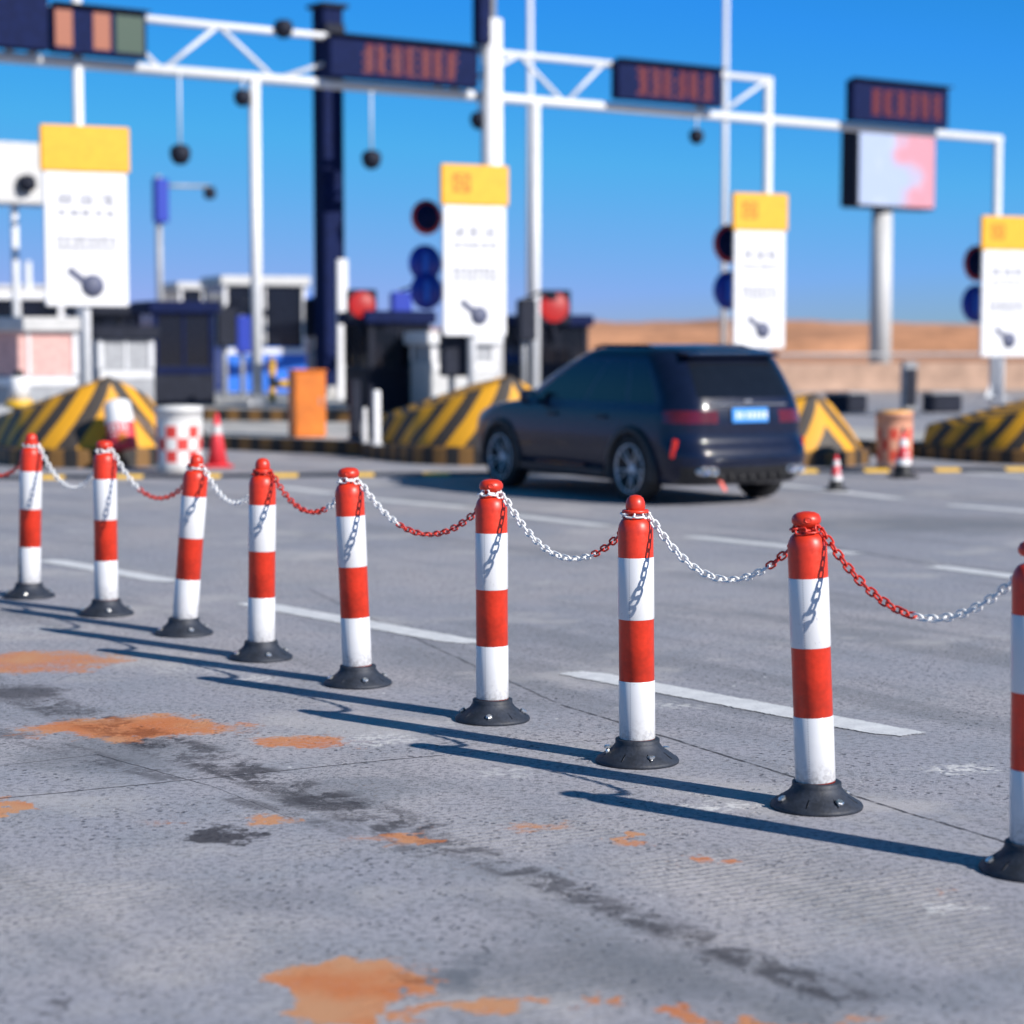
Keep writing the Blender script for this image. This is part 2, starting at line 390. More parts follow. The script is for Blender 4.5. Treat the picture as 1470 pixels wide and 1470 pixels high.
    def union(L):
        r = L[0]
        for q in L[1:]: r = mth(nt, 'MAXIMUM', r, q)
        return r
    def line(x0, y0, x1, y1, wd, a=1.0):
        p, q = G(x0, y0), G(x1, y1); d = q - p; c_ = (p + q) / 2
        mp = N(nt, 'ShaderNodeMapping', vector_type='TEXTURE'); nt.links.new(LP, mp.inputs[0])
        mp.inputs['Location'].default_value = (c_.x, c_.y, 0); mp.inputs['Rotation'].default_value = (0, 0, atan2(d.y, d.x))
        mp.inputs['Scale'].default_value = (d.length / 2, wd, 1)
        s = nt.nodes.new('ShaderNodeSeparateXYZ'); nt.links.new(mp.outputs[0], s.inputs[0])
        return mth(nt, 'MULTIPLY', mrange(nt, mth(nt, 'ABSOLUTE', s.outputs[0]), .97, 1.0, a, 0), mrange(nt, mth(nt, 'ABSOLUTE', s.outputs[1]), .5, 1.1, 1, 0))
    soft = union([blob(640, 1395, 95, 26, .8, .7), blob(870, 1390, 300, 60, .55, .8), blob(1230, 1420, 220, 45, .5, .8),
                  blob(150, 1085, 150, 30, .55, .8), blob(480, 1140, 130, 28, .5, .8), blob(1330, 752, 300, 16, .6, .8),
                  blob(380, 1290, 200, 26, .3, .8)])
    c = mixc(nt, soft, c, (0.115, 0.13, 0.155))
    org = union([blob(50, 950, 150, 20, .75, .5), blob(190, 1046, 190, 20, 1.0, .5), blob(440, 1066, 95, 14, .8, .6),
                 blob(600, 1200, 60, 11, .95, .6), blob(530, 1208, 90, 12, .5, .8), blob(770, 1190, 70, 13, .55, .8),
                 blob(505, 1412, 110, 42, .95, .35), blob(480, 1452, 75, 32, .95, .35), blob(395, 1176, 55, 10, .75, .7),
                 blob(1000, 1232, 45, 11, .8, .5), blob(895, 1205, 24, 14, .7, .6), blob(1100, 1462, 110, 22, .95, .4),
                 blob(940, 1452, 38, 14, .9, .5), blob(690, 1441, 95, 13, .8, .5), blob(860, 1446, 36, 12, .8, .5),
                 blob(600, 1448, 45, 13, .75, .5), blob(0, 1163, 24, 18, .8, .5), blob(230, 1180, 60, 14, .45, .8),
                 blob(1220, 1470, 60, 8, .6, .7), blob(1365, 1280, 22, 7, .5, .6)])
    orgm = mrange(nt, mth(nt, 'ADD', org, mth(nt, 'MULTIPLY', mth(nt, 'SUBTRACT', mth(nt, 'ADD', mth(nt, 'MULTIPLY', fine, .5), mth(nt, 'MULTIPLY', mid, .5)), .5), 2.6)), .25, .85, 0, .95)
    c = mixc(nt, orgm, c, mixc(nt, mrange(nt, mid, .35, .65), (0.56, 0.17, 0.045), (0.56, 0.27, 0.13)))
    brk2 = mrange(nt, noise(nt, WP, 6.5, 7, .70), .43, .57)
    def smear(*a, k=brk2): return mth(nt, 'MULTIPLY', line(*a), k)
    oil = union([smear(-120, 950, 330, 1098, .16, .95), smear(180, 1050, 600, 1195, .17, .95), smear(560, 1180, 1010, 1352, .10, .8), smear(870, 1300, 1240, 1440, .09, .85),
                 smear(-60, 1035, 260, 1120, .10, .6), smear(330, 1145, 620, 1230, .06, .6), blob(30, 995, 60, 12, .8, .6, -.5), blob(440, 1146, 45, 11, .8, .6, -.3),
                 blob(318, 1197, 46, 11, 1, .3), blob(560, 1185, 30, 7, .9, .5), blob(890, 1313, 40, 10, .75, .6, -.4), blob(1040, 1368, 34, 9, .85, .5, -.3),
                 blob(565, 1392, 30, 7, .7, .6), blob(50, 1440, 30, 8, .7, .5)])
    oilm = mth(nt, 'MULTIPLY', oil, mrange(nt, fine, .34, .60, 1, .8))
    c = mixc(nt, oilm, c, mixc(nt, orgm, (0.030, 0.027, 0.033), (0.26, 0.070, 0.018)))
    flk = union([blob(1380, 1103, 75, 8, .8, .5), blob(1030, 1154, 38, 9, .8, .5), blob(950, 1012, 75, 7, .6, .6), blob(700, 1108, 60, 5, .45, .7),
                 blob(550, 1058, 60, 10, .6, .6), blob(370, 975, 45, 8, .7, .5), blob(640, 1040, 70, 6, .45, .6), blob(1345, 1303, 45, 7, .7, .4), blob(60, 905, 120, 8, .35, .7), blob(300, 960, 110, 8, .35, .7)])
    flk = mth(nt, 'MULTIPLY', flk, mrange(nt, noise(nt, Pw, 24, 5, .65), .45, .55))
    c = mixc(nt, flk, c, (0.68, 0.67, 0.66))
    brk = mrange(nt, noise(nt, Pw, 11, 4, .7), .36, .52, .3, 1)
    jn = union([line(-400, 1186, 640, 1083, .007), line(640, 1083, 900, 1058, .006, .5), mth(nt, 'MULTIPLY', line(440, 845, 800, 1010, .011, .65), brk), mth(nt, 'MULTIPLY', line(800, 1010, 1700, 1290, .011, .9), brk),
                line(140, 1083, 300, 1128, .005, .8), line(300, 1128, 420, 1175, .004, .5), line(-60, 1106, 140, 1083, .005, .7), mth(nt, 'MULTIPLY', line(1190, 785, 1345, 812, .02, .8), brk)])
    c = mixc(nt, jn, c, (0.035, 0.035, 0.042))
    # windblown dust towards the far side of the plaza
    dm = mth(nt, 'MULTIPLY', mrange(nt, sx.outputs[1], 45, 95), mrange(nt, mid, .3, .6, .5, 1))
    c = mixc(nt, dm, c, (0.42, 0.31, 0.22))
    nt.links.new(c, b.inputs['Base Color'])
    b.inputs['Roughness'].default_value = 0.82; b.inputs['Specular IOR Level'].default_value = 0.3
    h = mth(nt, 'ADD', mth(nt, 'ADD', mth(nt, 'MULTIPLY', fine, .5), mth(nt, 'MULTIPLY', grit, .35)), mth(nt, 'MULTIPLY', gr, .25))
    h = mth(nt, 'SUBTRACT', mth(nt, 'SUBTRACT', h, mth(nt, 'MULTIPLY', pitm, .6)), mth(nt, 'MULTIPLY', jn, .9))
    bump(nt, b, h, 0.55, 0.012)
    return m

M['road'] = road_mat()
M['tan'] = mat('tan_concrete', (0.34, 0.225, 0.165), 0.9, var=0.2, scale=1.2)
M['sand'] = mat('desert_sand', (0.50, 0.235, 0.12), 0.95, var=0.35, scale=0.08, bmp=0.3)
g = MB(); g.add([(-3000, -400, -.03), (3000, -400, -.03), (3000, 4500, -.03), (-3000, 4500, -.03)], [(0, 1, 2, 3)])
structure(g.build('ground', M['sand']))
g = MB(); g.add([(-90, -25, 0), (90, -25, 0), (90, 130, 0), (-90, 130, 0)], [(0, 1, 2, 3)])
structure(g.build('road', M['road']))

def hills(name, Y, base, amp, seed, nx, depth, x0, x1):
    vs, fs = [], []; ny = 14
    for j in range(ny):
        for i in range(nx):
            X = x0 + (x1 - x0) * i / (nx - 1); y = Y + depth * j / (ny - 1)
            k = sin(pi * min(1.0, j / (ny - 1) * 1.0)) ** .7
            h = base * (0.75 + .4 * mnoise.noise((X / 70 + seed, y / 70, seed))) + amp * mnoise.noise((X / 18, y / 14 + seed, 0)) + amp * .4 * mnoise.noise((X / 5, y / 5, seed))
            vs.append((X, y, -0.3 + max(0, h) * k))
    for j in range(ny - 1):
        for i in range(nx - 1): a = j * nx + i; fs.append((a, a + 1, a + nx + 1, a + nx))
    m = MB(); m.add(vs, fs, True); return structure(m.build(name, M['sand']))
hills('hill', 260, 5.6, .9, 3, 160, 60, 0, 260)
hills('hill', 420, 7.2, 1.0, 11, 120, 90, -350, 330)

# painted lane dashes (4 mm above the slab), worn through in places
def paint_mat():
    m, nt, b = nodes_of('worn_road_paint')
    geo = nt.nodes.new('ShaderNodeNewGeometry'); Pw = geo.outputs['Position']
    at = N(nt, 'ShaderNodeAttribute', attribute_name='stripe')
    n1 = noise(nt, Pw, 9, 6, .65); n2 = noise(nt, Pw, 70, 4, .7)
    c = mixc(nt, mrange(nt, n1, .35, .7), (0.62, 0.62, 0.63), (0.78, 0.78, 0.78))
    c = mixc(nt, mth(nt, 'MULTIPLY', mrange(nt, n2, .5, .66), .4), c, (0.36, 0.36, 0.38))
    nt.links.new(c, b.inputs['Base Color']); b.inputs['Roughness'].default_value = .6
    tr = nt.nodes.new('ShaderNodeBsdfTransparent'); mx = nt.nodes.new('ShaderNodeMixShader')
    edge = mrange(nt, mth(nt, 'ABSOLUTE', at.outputs['Fac']), .55, 1.0, 0, .34, False)
    k = mth(nt, 'GREATER_THAN', mth(nt, 'ADD', mth(nt, 'ADD', mth(nt, 'MULTIPLY', n1, .6), mth(nt, 'MULTIPLY', n2, .4)), edge), .68)
    nt.links.new(k, mx.inputs[0]); nt.links.new(b.outputs[0], mx.inputs[1]); nt.links.new(tr.outputs[0], mx.inputs[2])
    nt.links.new(mx.outputs[0], nt.nodes['Material Output'].inputs[0])
    return m
M['paint'] = paint_mat()
dashes = [(65, 804, 250, 836), (352, 865, 685, 925), (815, 964, 1315, 1058), (400, 699, 478, 709), (497, 714, 672, 729),
          (733, 740, 872, 756), (985, 770, 1232, 796), (1338, 813, 1560, 842), (1110, 695, 1293, 717), (1360, 725, 1640, 748), (1385, 679, 1640, 697),
          (-180, 765, -10, 792), (1700, 1130, 2200, 1225)]
for x0, y0, x1, y1 in dashes:
    p, q = G(x0, y0), G(x1, y1); d = (q - p).normalized(); n = Vector((-d.y, d.x, 0))
    wdt = .115; mb = MB(); vs_, at_, fs_ = [], [], []
    K = 12
    for k in range(K + 1):
        c = p.lerp(q, k / K); e = 1.0 if k in (0, K) else 0.0
        for s_ in (-1, -.4, .4, 1): vs_.append((c + n * wdt * s_).to_3d() + Vector((0, 0, .004))); at_.append(max(abs(s_), e) if abs(s_) == 1 or e else 0.0)
    for k in range(K):
        for i in range(3): a = k * 4 + i; fs_.append((a, a + 1, a + 5, a + 4))
    mb.add(vs_, fs_, False, at_); structure(mb.build('lane_marking', M['paint'], attr=True))

# ------------------------------------------------------------------ bollards
HB = 1.07
def post_mesh():
    r = .0715; m = MB()
    prof = [(r, .07), (r, .935)] + [(.030 + (r - .030) * cos(a) ** .8, .935 + .060 * sin(a)) for a in [pi / 2 * k / 9 for k in range(1, 10)]]
    return m.lathe(prof, 40).mesh('post', M['red'])
def band_mesh(z0, z1, mm):
    r = .0735; m = MB()
    return m.lathe([(r - .0015, z0), (r, z0 + .003), (r, z1 - .003), (r - .0015, z1)], 40, cap=False).mesh('reflective_band', mm)
def base_mesh():
    m = MB()
    prof = [(.168, 0), (.170, .008), (.166, .016), (.135, .034), (.104, .058), (.092, .074), (.090, .080), (.090, .094), (.085, .097), (.070, .097)]
    m.lathe(prof, 44)
    for k in range(8):      # moulded ribs on the flare
        a = k * pi / 4 + .2; m.box((cos(a) * .122, sin(a) * .122, .040), (.075, .008, .008), a, .003, ry=R(33))
    return m.mesh('base', M['rubber'])
def bolt_mesh():
    m = MB(); m.lathe([(.0085, -.02), (.0085, .010)], 10); m.lathe([(.015, .010), (.0155, .013), (.0155, .018), (.012, .021)], 6, smooth=False)
    return m.mesh('bolt', M['zinc'])
def cap_mesh(kind):
    m = MB()
    neck = [(.036, .985), (.030, .993), (.028, 1.016)]
    if kind == 'disc':
        prof = neck + [(.046, 1.022), (.053, 1.034), (.053, 1.046), (.046, 1.060), (.030, 1.068), (.010, 1.071)]
        m.lathe(prof, 28); m.tube([(.012 * cos(a), -.050, 1.043 + .009 * sin(a)) for a in [2 * pi * k / 12 for k in range(12)]], .004, 6, True)
    else:
        prof = neck + [(.036, 1.024), (.040, 1.036), (.038, 1.056), (.032, 1.072), (.020, 1.082), (.006, 1.085)]
        m.lathe(prof, 28)
        m.lathe([(.052, 1.012), (.054, 1.016), (.054, 1.022), (.050, 1.026)], 28)
    return m.mesh('cap', M['red'])
POST, BASE, BOLT = post_mesh(), base_mesh(), bolt_mesh()
BAND1, BAND2, BAND2P = band_mesh(.585, .835, M['band']), band_mesh(.098, .335, M['band']), band_mesh(.098, .335, M['peel'])
CAPS = {'disc': cap_mesh('disc'), 'knob': cap_mesh('knob')}
bol = [((-62, 838), (-62, 615), 'knob', 'red and white bollard cut off by the left edge, only its black base in view'),
       ((42, 857), (45, 622), 'knob', 'leftmost whole bollard, its lowest white band peeling and dark at one side'),
       ((153, 882), (150, 632), 'disc', 'upright red and white bollard in front of the leaning white topped bucket'),
       ((264, 910), (283, 652), 'knob', 'bollard leaning to the right, in front of the checkered barrel'),
       ((375, 945), (377, 658), 'knob', 'bollard with a tall narrow red knob wrapped in red chain, right of the tall cone'),
       ((514, 982), (500, 671), 'disc', 'bollard leaning to the left beneath the orange cabinet and the dark column'),
       ((707, 1033), (705, 688), 'disc', 'bollard below the front wheel of the dark car, white chain round its neck'),
       ((915, 1093), (912, 711), 'knob', 'bollard below the near rear car wheel, one bolt standing proud of its base'),
       ((1172, 1158), (1157, 734), 'disc', 'bollard leaning slightly left with red chain round its neck, nearest one fully in view'),
       ((1482, 1250), (1486, 774), 'disc', 'largest and nearest bollard, half cut off by the right edge')]
bollards = []
for i, (bp, tp, kind, lab) in enumerate(bol):
    g0 = G(*bp); top = P(tp[0], tp[1], g0.y); H = top.z
    lean = atan2(top.x - g0.x, top.z)
    lz = 1.07 if kind == 'disc' else 1.083
    t = thing('bollard', lab, 'bollard', g0, 0, 'bollards in the chained row')
    rz = random.uniform(-.5, .5)
    base = link('base', BASE, t); base.rotation_euler = (0, 0, rz)
    for k in range(4):
        a = -pi / 2 + k * pi / 2 + random.uniform(-.15, .15) + .25
        bo = link('bolt', BOLT, base)
        if i == 7 and k == 3: bo.location = (cos(a) * .125, sin(a) * .125, .052)
        else: bo.location = (cos(a) * .132, sin(a) * .132, .024 + .006 * random.random())
        if i != 7: bo.rotation_euler = (0, R(28), a)
    sc = H / lz if i not in (0, 9) else 1.0
    for o in (link('post', POST, t), link('reflective_band', BAND1, t),
              link('reflective_band', BAND2P if i == 1 else BAND2, t, None, 'white band with its film peeling off' if i == 1 else None), link('cap', CAPS[kind], t)):
        o.rotation_euler = (0, lean, 0); o.scale = (1, 1, max(.95, min(1.06, sc)))
    Rm = Matrix.Rotation(lean, 3, 'Y')
    bollards.append((g0 + Rm @ Vector((0, 0, 1.003 * max(.95, min(1.06, sc)))), g0, Rm))
    print('bollard', i, 'Y=%.2f H=%.3f lean=%.1f' % (g0.y, H, math.degrees(lean)))

# ------------------------------------------------------------------ chains
PITCHL, WIRE = .035, .0086
def link_mesh(name, m_):
    hl, hw = PITCHL / 2 + WIRE / 2, .0128
    pts = []
    for k in range(8): a = -pi / 2 + pi * k / 7; pts.append((hl - hw + hw * cos(a), hw * sin(a), 0))
    for k in range(8): a = pi / 2 + pi * k / 7; pts.append((-hl + hw + hw * cos(a), hw * sin(a), 0))
    return MB().tube(pts, WIRE / 2, 8, True).mesh(name, m_)
LINKW, LINKR = link_mesh('link', M['white_chain']), link_mesh('link', M['red_chain'])
# sag, colour of the neck wrap, list of (share of the span, colour)
spans = [(.22, 'R', [(1, 'R')], 'red chain running off the left edge from the leftmost whole bollard'),
         (.25, 'W', [(1, 'W')], 'all white chain sagging between the peeling bollard and the bollard in front of the bucket'),
         (.23, 'W', [(.32, 'W'), (1, 'R')], 'white then red chain sagging from the bollard by the bucket to the right leaning bollard'),
         (.18, 'W', [(1, 'W')], 'all white chain sagging below the tall red cone'),
         (.18, 'R', [(.66, 'R'), (1, 'W')], 'red then white chain from the tall knobbed bollard to the left leaning bollard'),
         (.22, 'W', [(.30, 'W'), (1, 'R')], 'mostly red chain with few white links, ending below the front wheel of the car'),
         (.23, 'W', [(.66, 'W'), (1, 'R')], 'white then red chain hanging beneath the side of the dark car'),
         (.22, 'W', [(.74, 'W'), (1, 'R')], 'mostly white chain with few red links, beneath the rear bumper of the car'),
         (.25, 'R', [(.46, 'R'), (1, 'W')], 'longest looking chain, bright red then white, running to the right edge')]
for i, (sag, wrap, cols, lab) in enumerate(spans):
    (A, _, Ra), (B, _, Rb) = bollards[i], bollards[i + 1]
    d = (B - A); d.z = 0; d.normalize(); n = Vector((-d.y, d.x, 0))
    t = thing('chain', lab, 'chain', A, 0, 'plastic chains slung between the bollards')
    def put(me, p, tang, roll):
        o = link('link', me, t); X = tang.normalized(); Y = X.cross(Vector((0, 0, 1))).normalized(); Z = X.cross(Y)
        q = Matrix((X, Y, Z)).transposed(); q = q @ Matrix.Rotation(roll, 3, 'X')
        o.matrix_basis = Matrix.Translation(p - A) @ q.to_4x4()
        if me is LINKR and len(cols) > 1: o['label'] = 'red plastic link'
    # the turn round the neck
    r = .046; nl = int(2 * pi * r / PITCHL)
    a0 = atan2(d.y, d.x)
    for k in range(nl):
        a = a0 + 2 * pi * (k + .5) / nl
        put(LINKW if wrap == 'W' else LINKR, A + Ra @ Vector((r * cos(a), r * sin(a), .006 * sin(a * 2 + i) + .004)), Vector((-sin(a), cos(a), .1 * random.uniform(-1, 1))), (R(15) if k % 2 else R(75)))
    # the hanging span
    st_, en = A + d * .044 + n * .034 + Vector((0, 0, .004)), B - d * .040 + n * .03 + Vector((0, 0, -.006))
    S = 400; pts = []
    for k in range(S + 1):
        u = k / S; pts.append(st_.lerp(en, u) - Vector((0, 0, 4 * sag * u * (1 - u))))
    L = [0.0]
    for k in range(S): L.append(L[-1] + (pts[k + 1] - pts[k]).length)
    cnt = int(L[-1] / PITCHL); step = L[-1] / cnt; k = 0
    for j in range(cnt):
        s_ = (j + .5) * step
        while L[k + 1] < s_: k += 1
        u = j / cnt; col_ = next(c for f, c in cols if u < f)
        put(LINKW if col_ == 'W' else LINKR, pts[k].lerp(pts[k + 1], (s_ - L[k]) / (L[k + 1] - L[k])), pts[k + 1] - pts[k], (R(35) if j % 2 else R(-55)) + random.uniform(-.22, .22))

# ------------------------------------------------------------------ the car
def make_car():
    yaw = R(30.5); ax = Vector((-sin(yaw), cos(yaw), 0)); lf = Vector((-cos(yaw), -sin(yaw), 0))
    wl = G(915, 722); c0 = wl - lf * .80
    t = thing('parked_car', 'dark navy sport utility vehicle seen from behind with four round exhaust tips', 'car', c0, pi / 2 + yaw)
    Z = [.215, .235, .32, .42, .50, .58, .64, .70, .78, .86, .93, .99, 1.03, 1.06, 1.12, 1.2, 1.3, 1.4, 1.49, 1.535, 1.59, 1.63, 1.655, 1.668]
    XR = [-.70, -.78, -.87, -.905, -.915, -.90, -.85, -.825, -.825, -.83, -.82, -.81, -.80, -.79, -.765, -.72, -.655, -.585, -.515, -.475, -.41, -.30, -.05, .30]
    XF = [3.45, 3.52, 3.62, 3.66, 3.68, 3.68, 3.675, 3.67, 3.65, 3.58, 3.4, 3.1, 2.72, 2.55, 2.42, 2.27, 2.06, 1.83, 1.60, 1.48, 1.33, 1.17, .96, .75]
    W = [.80, .83, .875, .895, .905, .91, .912, .910, .905, .897, .89, .88, .868, .862, .852, .842, .826, .81, .79, .778, .75, .68, .53, .32]
    NS, NC, NR = 64, 10, 16
    def ring(z, xr, xf, w):
        rc, fc = min(.34, w * .5), min(.55, w * .6); pts = []
        for k in range(NS): pts.append((xr + rc + (xf - fc - xr - rc) * k / NS, w))                        # left side, rear -> front
        for k in range(NC): a = pi / 2 - pi / 2 * k / NC; pts.append((xf - fc + fc * cos(a), w - fc + fc * sin(a)))
        for k in range(NR): pts.append((xf, (w - fc) * (1 - 2 * k / NR)))
        for k in range(NC): a = -pi / 2 * k / NC; pts.append((xf - fc + fc * cos(a), -w + fc + fc * sin(a)))
        for k in range(NS): pts.append((xf - fc - (xf - fc - xr - rc) * k / NS, -w))
        for k in range(NC): a = -pi / 2 - pi / 2 * k / NC; pts.append((xr + rc + rc * cos(a), -w + rc + rc * sin(a)))
        for k in range(NR): pts.append((xr, (-w + rc) * (1 - 2 * k / NR)))
        for k in range(NC): a = pi - pi / 2 * k / NC; pts.append((xr + rc + rc * cos(a), w - rc + rc * sin(a)))
        out = []
        for x, y in pts:
            m = (x - 1.38) / 2.3
            y *= 1 - .055 * m ** 4                                    # plan taper
            if x < xr + .4: x -= .055 * (1 - (y / w) ** 2)            # bowed tail
            if x > xf - .6: x += .10 * (1 - (y / w) ** 2)
            out.append(Vector((x, y, z)))
        return out
    rings = [ring(*q) for q in zip(Z, XR, XF, W)]; n = len(rings[0])
    V = [p for r in rings for p in r]
    wheels = (0.0, 2.70); ra = .385
    iF0, iR0 = NS + NC, NS + NC + NR + NC + NS + NC                    # front / rear strips start
    groups = {}
    for j in range(len(Z) - 1):
        for i in range(n):
            f = (j * n + i, j * n + (i + 1) % n, (j + 1) * n + (i + 1) % n, (j + 1) * n + i)
            c = sum((V[q] for q in f), Vector()) / 4
            key = 'body'
            left, right = i < NS, NS + 2 * NC + NR <= i < 2 * NS + 2 * NC + NR
            fr = i / NS if left else (1 - (i - (NS + 2 * NC + NR)) / NS if right else -1)
            glass = 1.06 <= Z[j] < 1.48
            if glass and (left or right):
                if .03 < fr < .205: key = ('quarter_window', left)
                elif .235 < fr < .545: key = ('rear_door_window', left)
                elif .575 < fr < .99: key = ('front_door_window', left)
            elif glass and NS + 3 <= i < iF0 + NR + NC - 3: key = ('windscreen', 0)
            elif 1.12 <= Z[j] < 1.48 and (i >= iR0 - 2 and i < iR0 + NR + 2): key = ('rear_window', 0)
            elif .86 <= Z[j] < .99 and i >= iR0 - NC + 1 and i < iR0 + 2: key = ('tail_lamp', False)
            elif .86 <= Z[j] < .99 and iR0 + NR - 2 <= i < iR0 + NR + NC - 1: key = ('tail_lamp', True)
            elif .235 <= Z[j] < .42 and (iR0 - 6 <= i < iR0 + NR + 6): key = ('rear_diffuser', 0)
            elif abs(c.y) > .6 and any(sqrt((c.x - wx) ** 2 + (c.z - .365) ** 2) < ra for wx in wheels): key = None
            if key: groups.setdefault(key, []).append(f)
    mats = {'body': 'carpaint', 'tail_lamp': 'taillamp', 'rear_diffuser': 'black'}
    body = None
    for key in sorted(groups, key=lambda k: 0 if k == 'body' else 1):
        fs = groups[key]; nm = key if isinstance(key, str) else key[0]
        if key == 'body': fs = fs + [tuple((len(Z) - 1) * n + i for i in range(n)), tuple(range(n - 1, -1, -1))]
        used = sorted({q for f in fs for q in f}); rem = {q: k for k, q in enumerate(used)}
        m = MB(); m.add([V[q] for q in used], [[rem[q] for q in f] for f in fs], True)
        if nm.endswith('window'): nm = 'window'
        o = m.build(nm, M[mats.get(nm, 'glass')], t)
        if key == 'body': body = o
    # wheel-well liners and sills so nothing shows through
    m = MB()
    for wx in wheels:
        for s in (-1, 1):
            m.add([(wx + (.40) * cos(a), s * yy, .365 + .40 * sin(a)) for yy in (.89, .50) for a in [pi * k / 16 for k in range(17)]],
                  [(k, k + 1, k + 18, k + 17) for k in range(16)], True)
            m.add([(wx + (.40) * cos(a), s * .50, .365 + .40 * sin(a)) for a in [pi * k / 16 for k in range(17)]], [tuple(range(17))])
    m.box((1.38, 0, .30), (4.1, 1.0, .14)); m.build('underbody', M['black'], t)
    for wx in wheels:
        for s in (-1, 1):
            m = MB(); pr, K = [], 22
            for k in range(K + 1):
                a = -.28 + (pi + .56) * k / K
                for rr, yy in ((.375, .86), (.375, .925), (.40, .932), (.452, .922), (.458, .86)):
                    pr.append((wx + rr * cos(a), s * yy, .365 + rr * sin(a)))
            m.add(pr, [(k * 5 + q, k * 5 + q + 1, k * 5 + q + 6, k * 5 + q + 5) for k in range(K) for q in range(4)], True)
            m.build('wheel_arch', M['black'], t)
            # wheel: hub disc with tyre and rim
            rx = Matrix.Rotation(-s * pi / 2, 4, 'X')
            hub = MB().lathe([(.245, -.09), (.245, .09), (.236, .09), (.232, .0), (.05, -.01)], 32, rx).build('wheel', M['black'], t, (wx, s * .80, .365))
            MB().lathe([(.255, -.115), (.33, -.12), (.36, -.095), (.367, -.05), (.367, .05), (.36, .085), (.335, .105), (.27, .112), (.252, .10), (.252, -.10)], 44, rx, cap=False).build('tyre', M['tyre'], hub)
            r = MB(); r.lathe([(.256, .102), (.256, .114), (.244, .113), (.242, .100)], 40, rx, cap=False)
            r.lathe([(.0, .082), (.038, .086), (.05, .075), (.055, .03)], 16, rx, cap=False)
            for k in range(5):
                for dd in (-.20, .20):
                    a = 2 * pi * k / 5 + .3; b = a + dd
                    p0, p1 = Vector((.045 * cos(a + dd * .5), .045 * sin(a + dd * .5), .075)), Vector((.242 * cos(b), .242 * sin(b), .100))
                    r.tube([rx @ p0, rx @ p0.lerp(p1, .5), rx @ p1], [.010, .007, .008], 6)
            r.build('rim', M['alloy'], hub)
    # tail: spoiler, plate, chrome strip, exhausts, reflectors, bumper lip
    MB().box((-.47, 0, 1.575), (.30, 1.18, .035), 0, .012, ry=R(-8)).build('spoiler', M['carpaint'], t)
    pl = MB().box((-.887, 0, .94), (.014, .46, .15), 0, .004, ry=R(4)).build('number_plate', M['plate'], t)
    for k in range(7): MB().box((-.897, .17 - k * .057 - (.02 if k > 1 else 0), .94), (.006, .034, .07), 0, .002).build('plate_character', M['white'], pl)
    MB().box((-.852, 0, 1.05), (.02, .98, .022), 0, .006).build('chrome_strip', M['chrome'], t)
    MB().box((-.845, 0, 1.085), (.02, .10, .035), 0, .006).build('badge', M['chrome'], t)
    lipm = MB()
    lipm.add([(-.955 - .0 + .17 * abs(k / 8) ** 3, k / 8 * .80, z) for z in (.475, .50) for k in range(-8, 9)] , [(k, k + 1, k + 18, k + 17) for k in range(16)], True)
    lipm.tube([(-.965 + .20 * abs(k / 8) ** 4, k / 8 * .80, .485) for k in range(-8, 9)], .022, 8)
    lipm.build('bumper_lip', M['carpaint'], t)
    fin = MB()
    for k in range(-3, 4): fin.box((-.905, k * .13, .335), (.05, .016, .13), 0, .004, ry=R(18))
    fin.build('diffuser_fin', M['black'], t)
    for s in (-1, 1):
        for k in (0, 1):
            MB().lathe([(.050, 0), (.050, .16), (.040, .165), (.038, .02), (.0, .02)], 20, Matrix.Translation((-.80, s * (.50 + .115 * k), .375)) @ Matrix.Rotation(-pi / 2, 4, 'Y') @ Matrix.Diagonal((.85, 1.1, 1, 1)), cap=False).build('exhaust_tip', M['chrome'], t)
        MB().box((-.71, s * .835, .60), (.06, .03, .20), s * R(35), .012, ry=R(-10)).build('reflector', M['reflector'], t)
        mr = MB(); mr.lathe([(.0, -.11), (.06, -.10), (.085, -.04), (.085, .05), (.06, .10), (.0, .11)], 16, Matrix.Translation((1.86, s * 1.02, 1.08)) @ Matrix.Rotation(pi / 2, 4, 'X') @ Matrix.Diagonal((.75, 1, 1, 1)), cap=False)
        mr.tube([(1.88, s * .85, 1.02), (1.87, s * .96, 1.05)], .028, 8)
        mir = mr.build('mirror', M['carpaint'], t)
        MB().lathe([(.0, 0), (.07, .001)], 16, Matrix.Translation((1.79, s * 1.02, 1.08)) @ Matrix.Rotation(-pi / 2, 4, 'Y') @ Matrix.Diagonal((1, 1.2, 1, 1)), cap=False).build('mirror_glass', M['chrome'], mir)
        MB().tube([(-.05, s * .62, 1.625), (.1, s * .62, 1.652), (1.0, s * .60, 1.655), (1.15, s * .59, 1.63)], .016, 8).build('roof_rail', M['dark'], t)
        for hx in (.55, 1.55): MB().box((hx, s * .905, .90), (.20, .03, .035), 0, .01).build('door_handle', M['carpaint'], t)
        MB().box((1.35, s * .90, .30), (1.75, .05, .09), 0, .015).build('side_skirt', M['black'], t)
    MB().box((1.35, .927, .36), (1.0, .012, .022), 0, .004).build('side_trim', M['taillamp'], t)
    MB().add([(-.86, .35, .30), (-.85, .39, .30), (-.93, .36, .17), (-.94, .32, .17), (-.85, .35, .30), (-.84, .39, .30), (-.92, .36, .17), (-.93, .32, .17)],
             [(0, 1, 2, 3), (7, 6, 5, 4), (0, 3, 7, 4), (1, 5, 6, 2), (3, 2, 6, 7), (0, 4, 5, 1)]).build('tow_strap', M['strap'], t)
    return t
make_car()

